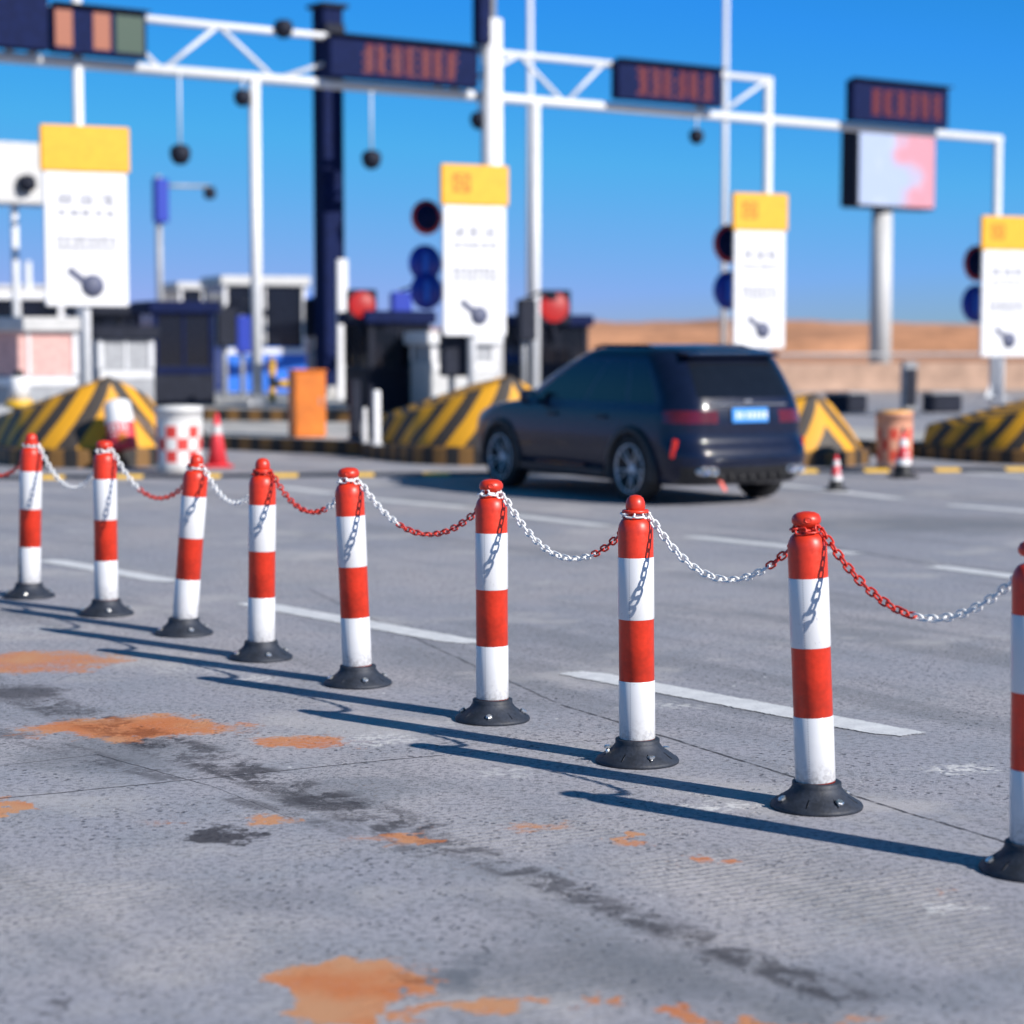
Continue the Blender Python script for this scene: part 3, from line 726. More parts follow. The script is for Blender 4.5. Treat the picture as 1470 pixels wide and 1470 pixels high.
# ------------------------------------------------------------------ island noses
U = Vector((-sin(R(28)), cos(R(28)), 0)); Vv = Vector((cos(R(28)), sin(R(28)), 0))
ROT = atan2(-U.y, -U.x)                          # local +x points at the approaching traffic
NR_ = 1.15
def nose_meshes():
    arc = []                                      # (x, y, signed length) from the left flank round to the right flank
    Ls = 1.5
    for k in range(12): arc.append((-Ls + Ls * k / 12, -1.0, None))
    for k in range(41): a = -pi / 2 + pi * k / 40; arc.append((cos(a) * 1.0, sin(a), None))
    for k in range(1, 13): arc.append((-Ls * k / 12, 1.0, None))
    smax = Ls + NR_ * pi / 2
    s = []; acc = 0
    P2 = [Vector((x * NR_ if x > 0 else x, y * NR_, 0)) for x, y, _ in arc]
    for k, p in enumerate(P2):
        if k: acc += (p - P2[k - 1]).length
        s.append(acc)
    s = [q - acc / 2 for q in s]
    m = MB(); rows = 14; vs_, at_, fs_ = [], [], []
    for k, p in enumerate(P2):
        e = abs(s[k]) / smax
        zt = .25 + .98 * max(.36, (1 - .78 * e ** .90))
        q = Vector((p.x * .62, p.y * (.58 + .28 * e), 0)) if p.x > 0 else Vector((p.x, p.y * min(.92, .58 + .42 * e), 0))
        for j in range(rows + 1):
            u = j / rows; b = p.lerp(q, u ** 1.25)
            z = .25 + (zt - .25) * u
            vs_.append((b.x, b.y, z)); at_.append((abs(s[k]) * 1.15 + (z - .25) * .78) / .33 + 1.95)
    R1 = rows + 1; nK = len(P2)
    for k in range(nK - 1):
        for j in range(rows): a = k * R1 + j; fs_.append((a, a + R1, a + R1 + 1, a + 1))
    top = [k * R1 + rows for k in range(nK)]
    c = len(vs_); vs_.append((-.35, 0, 1.10)); at_.append(1)
    for k in range(nK - 1): fs_.append((top[k], top[k + 1], c))
    fs_.append((top[0], c, top[-1])); fs_.append(tuple([k for k in range(R1)] + [(nK - 1) * R1 + j for j in range(rows, -1, -1)]))
    m.add(vs_, fs_, True, at_)
    kb = MB(); out = [(p * 1.12 if p.x > 0 else Vector((p.x, p.y * 1.12, 0))) for p in P2]
    vs_, at_, fs_ = [], [], []
    for k, p in enumerate(out):
        for z, sc in ((0, 1.0), (.215, 1.0), (.245, .985), (.25, .93), (.251, .86)):
            vs_.append((p.x * (sc if p.x > 0 else 1), p.y * sc, z)); at_.append(s[k] * 1.12 / .20)
    for k in range(len(out) - 1):
        for j in range(4): a = k * 5 + j; fs_.append((a, a + 5, a + 6, a + 1))
    kb.add(vs_, fs_, False, at_)
    return m.mesh('nose', M['nose'], True), kb.mesh('kerb', M['kerbstripe'], True)
NOSE, KERB = nose_meshes()
noses = [((136, 28.9), 'yellow and black chevron island nose on the left, with the white topped bucket on it'),
         ((699, 29.4), 'yellow and black striped island nose half hidden by the front of the dark car'),
         ((1129, 29.0), 'yellow island nose mostly hidden behind the rear of the dark car'),
         ((1496, 29.4), 'striped island nose cut off by the right edge, out of focus')]
NC_ = []
for (px, Y), lab in noses:
    c = Vector(((px - CX) / F * Y, Y, 0)); NC_.append(c)
    t = thing('island_nose', lab, 'island nose', c, ROT, 'striped noses of the toll islands')
    for o in (link('nose', NOSE, t), link('kerb', KERB, t)):
        if px > 1000: o.scale = (.92, .9, .80)
def kerbed(poly, z0, z1, name='pavement'):
    m = MB(); m.prism(poly, z0, z1, .22); o = structure(m.build('kerb', M['kerbstripe'], attr=True))
    structure(MB().cover(poly, z1).build(name, M['concrete']))
for i, c in enumerate(NC_):
    if i == 1: continue
    a = c + U * 1.5; L = 22
    kerbed([a - Vv * 1.25, a + Vv * 1.25, a + Vv * 1.25 + U * L, a - Vv * 1.25 + U * L][::1], 0, .22)
kerbed([G(300, 645), G(560, 656), G(700, 640), G(668, 598), G(560, 583), G(250, 596)], 0, .22)
kerbed([G(250, 603, .22), G(505, 606, .22), G(560, 580, .22), G(250, 574, .22)], .22, .44)

# ------------------------------------------------------------------ speed hump
pA, pB = G(-60, 688), G(1560, 674.5)
t = thing('speed_hump', 'low yellow and black rubber speed hump across the road before the toll islands', 'speed hump', pA, atan2((pB - pA).y, (pB - pA).x))
Lh = (pB - pA).length; k = 0; x = 0.0; hump_me = {}
while x < Lh:
    for c_, wd in (('yellow', .34), ('rubber', .62)):
        if c_ not in hump_me:
            vs_ = [(xx, yy, zz) for xx in (.004, wd - .004) for yy, zz in ((-.15, 0), (-.13, .015), (-.06, .038), (.06, .038), (.13, .015), (.15, 0))]
            hump_me[c_] = MB().add(vs_, [(i, i + 6, i + 7, i + 1) for i in range(5)] + [(0, 1, 2, 3, 4, 5), (11, 10, 9, 8, 7, 6)]).mesh('rubber_block', M[c_])
        link('rubber_block', hump_me[c_], t, (x, 0, .001)); x += wd

# ------------------------------------------------------------------ cones, barrels, bucket
def cone(px, py, h, label, kind):
    t = thing('traffic_cone', label, 'traffic cone', G(px, py), .3, 'traffic cones before the toll islands')
    k = h / .72; r = lambda z: (.145 - .125 * (z / .72)) * k
    def seg(nm, m_, z0, z1, o=0.0): return MB().lathe([(r(z0) + o, z0 * k), (r(z1) + o, z1 * k)], 24, cap=(nm != 'collar')).build(nm, M[m_], t)
    if kind == 'tall':
        MB().box((0, 0, .022 * k), (.38 * k, .38 * k, .044 * k), 0, .02).build('base', M['conered'], t)
        seg('cone_body', 'conered', .044, .72); seg('collar', 'offwhite', .44, .56, .003)
    else:
        MB().box((0, 0, .025 * k), (.36 * k, .36 * k, .05 * k), 0, .02).build('base', M['black'], t)
        seg('cone_body', 'conered', .05, .66); seg('collar', 'black', .051, .19, .004); seg('collar', 'white', .192, .28, .003); seg('collar', 'white', .46, .57, .003)
        MB().lathe([(.030 * k, .655 * k), (.034 * k, .70 * k), (.02 * k, .73 * k), (.0, .735 * k)], 16, cap=False).build('tip', M['black'], t)
        m = MB()
        for dx in (-1, 0, 1):
            a = -1.35 + dx * .25; zz = .36 * k - abs(dx) * .03 * k
            m.box(((r(.36) + .003) * cos(a), (r(.36) + .003) * sin(a), zz), (.006, .022 * k, .05 * k), a)
        m.build('warning_mark', M['white'], t)
cone(312, 671, .74, 'tall red cone with one white collar, right of the checkered barrel', 'tall')
cone(1200, 704, .44, 'small red and white cone standing on the road right behind the car', 'small')
cone(1296, 686, .62, 'red and white cone with black foot in front of the orange topped barrel', 'small')

def barrel(px, py, label, m_, top):
    t = thing('crash_barrel', label, 'barrel', G(px, py), .35, 'plastic crash barrels')
    MB().lathe([(.275, 0), (.282, .02), (.285, .10), (.300, .62), (.305, .80), (.312, .80), (.312, .83), (.300, .85)], 36).build('drum', M[m_], t)
    MB().lathe([(.29, .851), (.285, .865), (.10, .875), (.0, .877)], 30, cap=False).build('lid', M[top], t)
barrel(258, 678, 'white plastic barrel with red checks standing beside the tall cone', 'checker', 'offwhite')
barrel(1283, 674, 'orange topped red and white barrel behind the black footed cone', 'checker2', 'signyellow')
for o in bpy.data.objects:
    if o.get('label', '').startswith('orange topped'): o.scale = (.80, .80, .90)

# bucket leaning on the left nose
pb = G(178, 646, .25); tb = thing('bucket', 'white topped red bucket with white lettering leaning on the chevron nose', 'bucket', pb, 0)
tilt = Matrix.Rotation(R(-9), 4, 'Y') @ Matrix.Rotation(R(-6), 4, 'X')
MB().lathe([(.155, .0), (.18, .012), (.185, .06), (.19, .36), (.185, .365)], 28, tilt).build('bucket_body', M['conered'], tb)
MB().lathe([(.188, .36), (.19, .38), (.175, .62), (.15, .66), (.06, .69), (.0, .69)], 28, tilt, cap=False).build('bucket_top', M['white'], tb)
m = MB()
def glyph(m, put_, w_, h_, seed, th):
    """a dense stroke block, as far as the lettering can be made out"""
    rr = random.Random(seed * 7 + 3)
    for q in range(4):
        ww = w_ * rr.choice((.7, .85, 1.0)); put_(m, rr.choice((-1, 0, 1)) * (w_ - ww) / 2, -h_ / 2 + h_ * q / 3, ww, th)
    for q in (rr.choice((-.14, 0, .14)), rr.choice((-.3, .3))): put_(m, q * w_, 0, th, h_ + th)
def on_bucket(ang, z):
    def f(m, dx, dz, ww, hh):
        a = ang + dx / .192
        m.box(tilt @ Vector((.192 * cos(a), .192 * sin(a), z + dz)), (.008, ww, hh), a)
    return f
for k in range(4): glyph(m, on_bucket(-2.1 + k * .36, .30), .050, .055, k, .012)
for k in range(4): glyph(m, on_bucket(-2.0 + k * .26, .21), .028, .026, 9 + k, .008)
m.build('lettering', M['white'], tb)
m = MB()
for k in range(5): a = -1.35 + (k - 2) * .1; m.box(tilt @ Vector((.192 * cos(a), .192 * sin(a), .155)), (.008, .022, .12), a)
m.build('label_patch', M['orange'], tb)
pc = G(193, 600, .62); pe = G(226, 646, .26)
cc = NC_[0]
def nose_pt(a, u):       # point just off the sloped nose face at angle a (0 = tip)
    p = Vector((cos(a) * NR_, sin(a) * NR_, 0)); q = Vector((p.x * .62, p.y * .58, 0)); e = abs(a) * NR_ / (1.5 + NR_ * pi / 2)
    zt = .25 + .98 * (1 - .8 * e ** 1.05); b = p.lerp(q, u ** 1.25)
    return cc + Matrix.Rotation(ROT, 3, 'Z') @ (b * 1.02) + Vector((0, 0, .25 + (zt - .25) * u))
cordp = [nose_pt(.18 + .10 * k, .62 - .115 * k) for k in range(6)]
o = MB().tube(cordp, .012, 6).build('cord', M['cord']); tag(o, 'pale cord lying down the chevron nose right of the bucket', 'cord')
o = MB(); kp = nose_pt(.17, .64)
for k in range(5):
    a = k * 1.25; o.tube([kp, kp + Vector((.10 * cos(a), -.03, .10 * sin(a) + .03))], [.022, .006], 6)
tag(o.build('rag_knot', M['dark']), 'dark twisted rag knotted at the top of the cord on the nose', 'rag')

# white drum and beacon on the left island
pw = P(28, 583, 30.2)
t = thing('warning_drum', 'small white drum with black lid on a yellow foot, left of the chevron nose', 'drum', (pw.x, pw.y, pw.z))
MB().lathe([(.20, -.02), (.21, 0), (.21, .07), (.18, .09)], 26).build('foot', M['yellow'], t)
MB().lathe([(.15, .09), (.145, .42), (.13, .43)], 26).build('drum', M['white'], t)
MB().lathe([(.07, .431), (.07, .50), (.05, .53), (.0, .535)], 18, cap=False).build('lid', M['black'], t)
MB().lathe([(.11, 0), (.11, pw.z - .24)], 16, Matrix.Translation((0, 0, -(pw.z - .22)))).build('stand', M['dark'], t)

# ------------------------------------------------------------------ overhead gantry
g0 = Vector((-5.085, 41.1, 0)); gd = Vector((cos(R(35)), sin(R(35)), 0)); gn = Vector((gd.y, -gd.x, 0))   # gn faces the camera
def s_of(px):
    m_ = (px - CX) / F
    return (m_ * g0.y - g0.x) / (gd.x - m_ * gd.y)
def GP(px, z, off=0.0): p = g0 + gd * s_of(px) + gn * off; return Vector((p.x, p.y, z))
ZL, ZU = 6.88, 7.82
GT = thing('sign_gantry', 'white tubular gantry spanning the lanes, carrying the display boards', 'gantry', g0, 0)
def gp(px, z, off=0.0): return GP(px, z, off) - g0
MB().tube([gp(-320, ZL), gp(1428, ZL)], .105, 14).build('lower_chord', M['galv'], GT)
MB().tube([gp(-320, ZU), gp(1098, ZU)], .075, 12).build('upper_chord', M['galv'], GT)
bx = [-80, 40, 160, 240, 320, 400, 560, 640, 745, 810, 865, 1025, 1098]
for k in range(len(bx) - 1):
    a, b = (ZL, ZU) if k % 2 else (ZU, ZL)
    MB().tube([gp(bx[k], a), gp(bx[k + 1], b)], .045, 8).build('brace', M['galv'], GT)
for px, zt, r in ((120, 8.7, .10), (370, ZL, .115), (768, ZL, .11), (1098, ZU + .05, .11), (1425, ZL + .05, .11)):
    pst = MB().tube([gp(px, .02), gp(px, zt)], r, 16).build('post', M['galv'], GT)
    b = gp(px, 0); m = MB(); m.box((b.x, b.y, .245), (.60, .60, .03), .5, .005)
    for q in range(4):
        a = q * pi / 2 + .5
        m.add([Vector((b.x, b.y, 0)) + Vector((cos(a) * rr + sin(a) * e, sin(a) * rr - cos(a) * e, z)) for e in (-.012, .012) for rr, z in ((.10, .26), (.27, .26), (.10, .62))],
              [(0, 1, 2), (5, 4, 3), (0, 3, 4, 1), (1, 4, 5, 2), (2, 5, 3, 0)])
    m.build('base_flange', M['galv'], pst)

# LED boards
def led(x0, x1, z0, z1, label, parts, off=.30, dep=.28):
    a, b = GP(x0, 0, off), GP(x1, 0, off); L = (b - a).length; mid = (a + b) / 2
    t = thing('display_board', label, 'display board', (mid.x, mid.y, z0), atan2(gd.y, gd.x), 'display boards on the gantry')
    H = z1 - z0
    MB().box((0, 0, H / 2), (L, dep, H), 0, .03).build('housing', M['navy'], t)
    MB().box((0, -dep / 2 - .02, H + .02), (L + .06, .22, .03), 0, .008).build('visor', M['dark'], t)
    for mname, u0, u1, v0, v1, nchar, seed in parts:
        if nchar == 0:
            MB().box((-L / 2 + L * (u0 + u1) / 2, -dep / 2 - .008, H * (v0 + v1) / 2), (L * (u1 - u0), .014, H * (v1 - v0)), 0, .003).build('lit_panel', M[mname], t); continue
        cw = L * (u1 - u0) / nchar; hh = H * (v1 - v0)
        for k in range(nchar):
            m = MB()
            cx_ = -L / 2 + L * u0 + cw * (k + .5)
            glyph(m, lambda mm, dx, dz, ww, h2, cx_=cx_: mm.box((cx_ + dx, -dep / 2 - .006, H * (v0 + v1) / 2 + dz), (ww, .012, h2)), cw * .78, hh * .88, seed + k, hh * .12)
            m.build('lit_character', M[mname], t)
led(-150, 68, ZL + .12, ZL + 1.32, 'large dark display board at the top left corner of the view', [], .3)
led(74, 206, ZL + .12, ZL + .98, 'display board with orange and green lit fields behind the left post', [('ledorange', .02, .20, .12, .9, 0, 1), ('ledorange', .42, .60, .12, .9, 0, 1), ('ledgreen', .66, .96, .1, .9, 0, 3)], .28)
led(462, 672, ZL + .10, ZL + .92, 'dark board with red characters between the dark column and the white column', [('led', .20, .86, .15, .85, 7, 20)])
led(868, 1016, ZL + .14, ZL + .98, 'dark board with red characters right of the white column', [('led', .16, .90, .15, .85, 6, 40)])
led(1200, 1336, ZL + .10, ZL + 1.08, 'dark board with red characters above the pale billboard', [('led', .18, .92, .18, .8, 6, 60)])

# cameras under the gantry
def hang(px, zc, label, r=.20, top=ZL):
    p = GP(px, zc, .12)
    t = thing('dome_camera', label, 'camera', p, 0, 'dark cameras hung from the gantry')
    MB().lathe([(.0, -r), (r * .55, -r * .85), (r * .92, -r * .4), (r, 0), (r, r * .5), (r * .7, r * .9), (.04, r)], 20, cap=False).build('housing', M['dark'], t)
    d = GP(px, top, 0) - p
    MB().tube([(0, 0, r * .9), (0, 0, d.z * .98), (d.x, d.y, d.z)], .022, 8).build('bracket', M['galv'], t)
hang(260, 5.28, 'round dark camera on a long rod right of the large lane sign')
hang(531, 5.40, 'round dark camera on a long rod between the dark and white columns')
hang(349, 6.45, 'dark camera tucked under the gantry beside its left post', .17)
hang(684, 6.35, 'dark camera under the gantry against the white column', .19)
hang(992, 6.35, 'dark camera hanging under the board right of the white column', .17)
hang(408, 7.86, 'dark camera sitting on the upper beam left of the dark column', .19, ZU)

# ------------------------------------------------------------------ lane signs
face_rz = atan2(gd.y, gd.x)
def lane_sign(x0, x1, yt, ym, yb, Y, label, disc_px=None, seed=0, post=True):
    xc = (x0 + x1) / 2; top, midp, bot = P(xc, yt, Y), P(xc, ym, Y), P(xc, yb, Y)
    rz = R(24); wd = (x1 - x0) / F * Y / (cos(rz) - (xc - CX) / F * sin(rz))
    t = thing('lane_sign', label, 'sign', (top.x, top.y, 0), rz, 'lane signs on the islands')
    MB().tube([(0, .10, .15), (0, .10, top.z - .05)], .08, 14).build('post', M['galv'], t)
    hd = MB().box((0, -.03, (top.z + midp.z) / 2), (wd, .10, top.z - midp.z - .02), 0, .02).build('header_panel', M['signyellow'], t)
    if seed > 1:
        m = MB(); zc = (top.z + midp.z) / 2 + .03; q = (top.z - midp.z) * .22
        for e in (-1, 1):
            m.box((-wd * .20, -.085, zc), (q * 2.0, .012, .035), 0, 0, ry=e * R(45)); m.box((-wd * .20, -.085, zc + e * q * .9), (q * 1.7, .012, .03)); m.box((-wd * .20 + e * q * .9, -.085, zc), (.03, .012, q * 1.8))
        m.build('lane_character', M['orange'], hd)
    H = midp.z - bot.z
    wp = MB().box((0, -.02, (midp.z + bot.z) / 2), (wd * .93, .08, H), 0, .015).build('white_panel', M['white'], t)
    zt = midp.z
    for row, (fz, n, hh) in enumerate(((.20, 3, .085), (.30, 5, .05), (.50, 8, .055), (.56, 8, .04))):
        for k in range(n):
            m = MB(); cx_ = -wd * .34 + wd * .68 * (k + .5) / n
            glyph(m, lambda mm, dx, dz, a, b, cx_=cx_: mm.box((cx_ + dx, -.066, zt - H * fz + dz), (a, .010, b)), wd * .54 / n, H * hh * .8, seed * 10 + row * 20 + k, H * hh * .13)
            m.build('character', M['text'], wp)
    m = MB()
    m.box((-wd * .09, -.066, zt - H * .785), (wd * .30, .010, .12), 0, 0, ry=R(38))
    m.lathe([(.0, 0), (wd * .13, 0), (wd * .13, .012), (0, .012)], 20, Matrix.Translation((wd * .06, -.061, zt - H * .845)) @ Matrix.Rotation(pi / 2, 4, 'X'), cap=False)
    m.build('pictogram', M['icon'], wp)
    if disc_px:
        for (dx, dy, rad, ring_) in disc_px:
            c = P(dx, dy, Y + .35)
            q = MB(); mt = Matrix.Rotation(pi / 2, 4, 'X')
            o = thing('round_sign', {(1, 2): 'red ringed round sign left of the lane sign by the white mast', (0, 378): 'upper blue round sign left of the lane sign by the white mast', (0, 418): 'lower blue round sign left of the lane sign by the white mast', (1, 3): 'red ringed round sign left of the lane sign over the car', (0, 417): 'blue round sign left of the lane sign over the car', (1, 4): 'red ringed round sign near the right edge', (0, 436): 'blue round sign near the right edge'}[(1, seed) if ring_ else (0, dy)], 'sign', (c.x, c.y, c.z), rz + .12, 'round signs beside the lane signs')
            MB().lathe([(.0, 0), (rad, 0), (rad, .02), (0, .02)], 28, mt, cap=False).build('sign_disc', M['signred' if ring_ else 'signblue'], o)
            if ring_: MB().lathe([(0, .0), (rad * .78, 0), (rad * .78, .006), (0, .006)], 28, Matrix.Translation((0, -.021, 0)) @ mt, cap=False).build('sign_face', M['navy'], o)
            else: MB().box((0, -.026, 0), (rad * .30, .008, rad * 1.1), 0, .003).build('arrow_mark', M['blue'], o)
            MB().tube([(rad * .4, .05, 0), (rad * 1.6, .10, 0)], .025, 8).build('bracket', M['galv'], o)
lane_sign(57, 184, 180, 248, 440, 33.0, 'lane sign with the largest yellow header, above the chevron nose on the left', None, 1)
lane_sign(632, 728, 236, 296, 482, 36.5, 'lane sign in front of the white column, yellow header with a mark', [(612, 312, .31, True), (610, 378, .33, False), (612, 418, .33, False)], 2)
lane_sign(1051, 1129, 277, 332, 500, 42.5, 'lane sign above the rear of the car, yellow header', [(1046, 350, .40, True), (1046, 417, .40, False)], 3)
lane_sign(1408, 1482, 310, 360, 512, 46.0, 'lane sign at the right edge, yellow header', [(1402, 378, .40, True), (1400, 436, .42, False)], 4)

# ------------------------------------------------------------------ columns, masts, billboard
def pole(name, label, cat, x, yt, Y, r0, r1, m_, group=None, box=False):
    top = P(x, yt, Y); t = thing(name, label, cat, (top.x, top.y, 0), face_rz, group)
    if box: MB().box((0, 0, top.z / 2), (r0 * 2, r0 * 2, top.z), 0, .03).build('shaft', M[m_], t)
    else: MB().tube([(0, 0, 0), (0, 0, top.z)], [r0, r1], 18).build('shaft', M[m_], t)
    return t, top
t, tp = pole('column', 'tall dark square column behind the gantry, left of the red lettered board', 'column', 470, 12, 46.5, .26, .26, 'navy', box=True)
MB().box((0, 0, tp.z + .03), (.72, .72, .10), 0, .03).build('cap_plate', M['dark'], t)
MB().box((0, -.30, tp.z - .62), (.5, .12, .5), 0, .02).build('junction_box', M['dark'], t)
MB().box((0, 0, .35), (.8, .8, .7), 0, .03).build('plinth', M['concrete'], t)
t, tp = pole('lamp_mast', 'thick white mast rising past the gantry behind the second lane sign', 'mast', 706, 28, 44.0, .25, .22, 'white')
MB().box((-.27, -.02, tp.z + .55), (.30, .30, 2.2), 0, .03).build('antenna_panel', M['navy'], t)
MB().tube([(0, 0, tp.z - .1), (0, 0, tp.z + 1.6)], .09, 10).build('spigot', M['grey'], t)
MB().tube([(-.27, 0, tp.z - .4), (0, 0, tp.z - .4)], .04, 8).build('bracket', M['grey'], t)
for x, yt, Y, lab in ((761, -90, 95, 'thin pale mast far behind the gantry, right of the white mast'), (1043, -60, 100, 'thin pale mast far behind the board right of the white mast'), (40, 375, 80, 'short pale mast behind the kiosk at the left edge')):
    pole('slim_mast', lab, 'mast', x, yt, Y, .17, .12, 'galv', 'slim masts behind the toll plaza')
t, tp = pole('slim_mast', 'dark camera mast with a side arm right of the large lane sign', 'mast', 227, 252, 62, .11, .10, 'grey', 'slim masts behind the toll plaza')
MB().tube([(0, 0, tp.z - .3), (1.7, 0, tp.z - .25)], .05, 8).build('arm', M['grey'], t)
MB().box((0, -.15, tp.z - .75), (.42, .30, 1.3), 0, .03).build('equipment_box', M['signblue'], t)
MB().lathe([(.0, -.2), (.16, -.15), (.2, 0), (.15, .18), (.0, .2)], 16, Matrix.Translation((1.7, 0, tp.z - .45)), cap=False).build('camera_head', M['dark'], t)

Yb = 78.0; tpb = P(1266, 310, Yb)
t = thing('billboard', 'pale pink and blue billboard on a single round pole, right of the third lane sign', 'billboard', (tpb.x, tpb.y, 0), face_rz)
MB().tube([(0, 0, 0), (0, 0, tpb.z + .3)], [.42, .38], 20).build('pole', M['offwhite'], t)
wb, hb = 4.1, 3.0
MB().box((.10, -.2, tpb.z + .25 + hb / 2), (wb, .9, hb), 0, .04).build('cabinet', M['dark'], t)
def poster_mat():
    m, nt, b = nodes_of('billboard_print'); tc = nt.nodes.new('ShaderNodeTexCoord'); v = tc.outputs['Object']
    n1 = noise(nt, v, .55, 2); n2 = noise(nt, v, 2.0, 4)
    sx = nt.nodes.new('ShaderNodeSeparateXYZ'); nt.links.new(v, sx.inputs[0])
    d = mth(nt, 'ADD', mth(nt, 'MULTIPLY', sx.outputs[0], .35), mth(nt, 'MULTIPLY', mth(nt, 'SUBTRACT', n1, .5), 1.6))
    c = mixc(nt, mrange(nt, d, .05, .3), (0.33, 0.40, 0.56), (0.55, 0.24, 0.29))
    c = mixc(nt, mrange(nt, n2, .55, .7, 0, .5), c, (0.45, 0.50, 0.60)); nt.links.new(c, b.inputs['Base Color']); b.inputs['Roughness'].default_value = .5
    return m
M['poster'] = poster_mat()
MB().box((.10, -.665, tpb.z + .25 + hb / 2), (wb - .16, .02, hb - .16), 0, .004).build('poster', M['poster'], t)

# ------------------------------------------------------------------ toll booths and what stands among them
def booth(x0, x1, yt, Y, label, mlow, mframe, mglass, mroof, depth=1.6, zl=1.0, zb=0.22, band=None):
    a, b = P(x0, yt, Y), P(x1, yt, Y); wd = b.x - a.x; top = a.z; rz = R(22)
    wd = wd / cos(rz) * .92
    t = thing('toll_booth', label, 'booth', ((a.x + b.x) / 2, Y + depth / 2, zb), rz, 'booths on the toll islands')
    h = top - zb
    MB().box((0, 0, zl / 2), (wd, depth, zl), 0, .03).build('lower_wall', M[mlow], t)
    for sx_ in (-1, 1):
        for sy_ in (-1, 1):
            MB().box((sx_ * (wd / 2 - .05), sy_ * (depth / 2 - .05), (zl + h - .25) / 2), (.10, .10, h - .25 - zl), 0, .01).build('corner_post', M[mframe], t)
    gz, gh = (zl + h - .25) / 2, h - .25 - zl
    for px_, py_, sx_, sy_ in ((0, -depth / 2 + .05, wd - .2, .03), (0, depth / 2 - .05, wd - .2, .03), (-wd / 2 + .05, 0, .03, depth - .2), (wd / 2 - .05, 0, .03, depth - .2)):
        w_ = MB().box((px_, py_, gz), (sx_, sy_, gh)).build('window', M[mglass], t)
        MB().box((px_, py_ - .01, gz), (.05 if sx_ > .1 else .06, .05 if sy_ < .1 else .06, gh), 0, .005).build('frame', M[mframe], w_)
    MB().box((0, 0, h - .125), (wd + .20, depth + .20, .25), 0, .03).build('roof', M[mroof], t)
    MB().box((0, -depth / 2 - .012, zl - .10), (wd - .04, .02, .14), 0, .004).build('trim_band', M[band or mframe], t)
    return t
booth(-50, 92, 455, 35.0, 'pale kiosk with pink blinds at the left edge behind the chevron nose', 'grey', 'white', 'pink', 'offwhite', 1.2, .9)
booth(122, 204, 468, 39.0, 'grey louvred cabinet booth just behind the peak of the chevron nose', 'grey', 'galv', 'grey', 'dark', 1.2, .95)
booth(196, 286, 432, 41.0, 'dark navy booth left of the striped pole', 'dark', 'navy', 'glass', 'navy', 1.6, 1.0)
booth(297, 420, 396, 52.0, 'blue and white booth behind the white gantry post', 'blue', 'white', 'glass', 'offwhite', 2.0, 1.25, .30, 'white')
booth(504, 598, 446, 39.5, 'dark booth with a red signal on its roof, right of the white slab', 'dark', 'dark', 'glass', 'navy', 1.6, 1.0)
booth(598, 700, 476, 38.5, 'pale booth with blue tinted lower wall under the second lane sign', 'offwhite', 'white', 'grey', 'galv', 1.2, 1.1)
booth(735, 830, 452, 46.0, 'dark booth with a red signal, just beyond the roof of the car', 'dark', 'dark', 'glass', 'navy', 1.6, 1.0)

booth(96, 203, 437, 47.0, 'dark roofed booth behind the louvred cabinet and the large lane sign post', 'grey', 'dark', 'glass', 'dark', 2.0, 1.1)
booth(388, 424, 424, 57.0, 'narrow deep blue booth just right of the white gantry post', 'signblue', 'signblue', 'glass', 'blue', 2.0, 1.3, .30)
booth(428, 462, 462, 54.0, 'small faded pink booth left of the dark column', 'pink', 'grey', 'glass', 'grey', 1.6, 1.1, .30)
booth(-60, 60, 418, 62.0, 'pale booth with a white roof far back at the left edge', 'white', 'white', 'glass', 'white', 3.0, 1.2)
booth(232, 300, 405, 70.0, 'pale orange and white booth far behind the striped post', 'pink', 'white', 'glass', 'offwhite', 3.0, 1.2)
def equipment(x, yt, Y, w_, m_, label):
    top = P(x, yt, Y); t = thing('equipment_post', label, 'post', (top.x, top.y, 0), R(22), 'lane equipment posts between the booths')
    MB().tube([(0, 0, 0), (0, 0, top.z)], .06, 10).build('pole', M['grey'], t)
    MB().box((0, -.14, top.z - .45), (w_, .24, .85), 0, .03).build('equipment_box', M[m_], t)
    MB().tube([(0, 0, top.z - .02), (w_ * .8, -.1, top.z + .12), (w_ * 1.3, -.2, top.z + .10)], .03, 8).build('arm', M['dark'], t)
    MB().box((w_ * 1.35, -.25, top.z + .04), (.16, .34, .16), 0, .03).build('camera_head', M['dark'], t)
equipment(322, 440, 45.5, .42, 'dark', 'dark lane reader post in front of the left window of the blue booth')
equipment(347, 452, 47.5, .34, 'signblue', 'blue lane reader post in front of the middle of the blue booth')
equipment(446, 428, 47.0, .36, 'dark', 'dark lane reader post just left of the dark column')
equipment(572, 418, 44.5, .44, 'signblue', 'blue lane reader post behind the dark booth with the red signal')
equipment(648, 470, 36.9, .50, 'dark', 'dark lane reader box before the pale booth under the second lane sign')
equipment(752, 428, 43.0, .38, 'dark', 'dark lane reader post left of the gantry post behind the car')
def signal(x, y, Y, r, label):
    c = P(x, y, Y); t = thing('signal_lamp', label, 'signal', (c.x, c.y, c.z), R(12), 'red lane signals')
    mt = Matrix.Rotation(pi / 2, 4, 'X')
    MB().box((0, .08, 0), (r * 2.3, .14, r * 2.3), 0, .03).build('backplate', M['dark'], t)
    MB().lathe([(.0, .06), (r * .7, .045), (r, 0), (r, -.02)], 24, mt, cap=False).build('lens', M['redlamp'], t)
    MB().tube([(0, .10, -r), (0, .10, -r * 1.7 - .2)], .05, 8).build('stem', M['dark'], t)
signal(520, 437, 39.4, .25, 'glowing round red signal on the dark booth right of the dark column')
signal(796, 441, 45.8, .33, 'glowing round red signal just above the roof of the car')

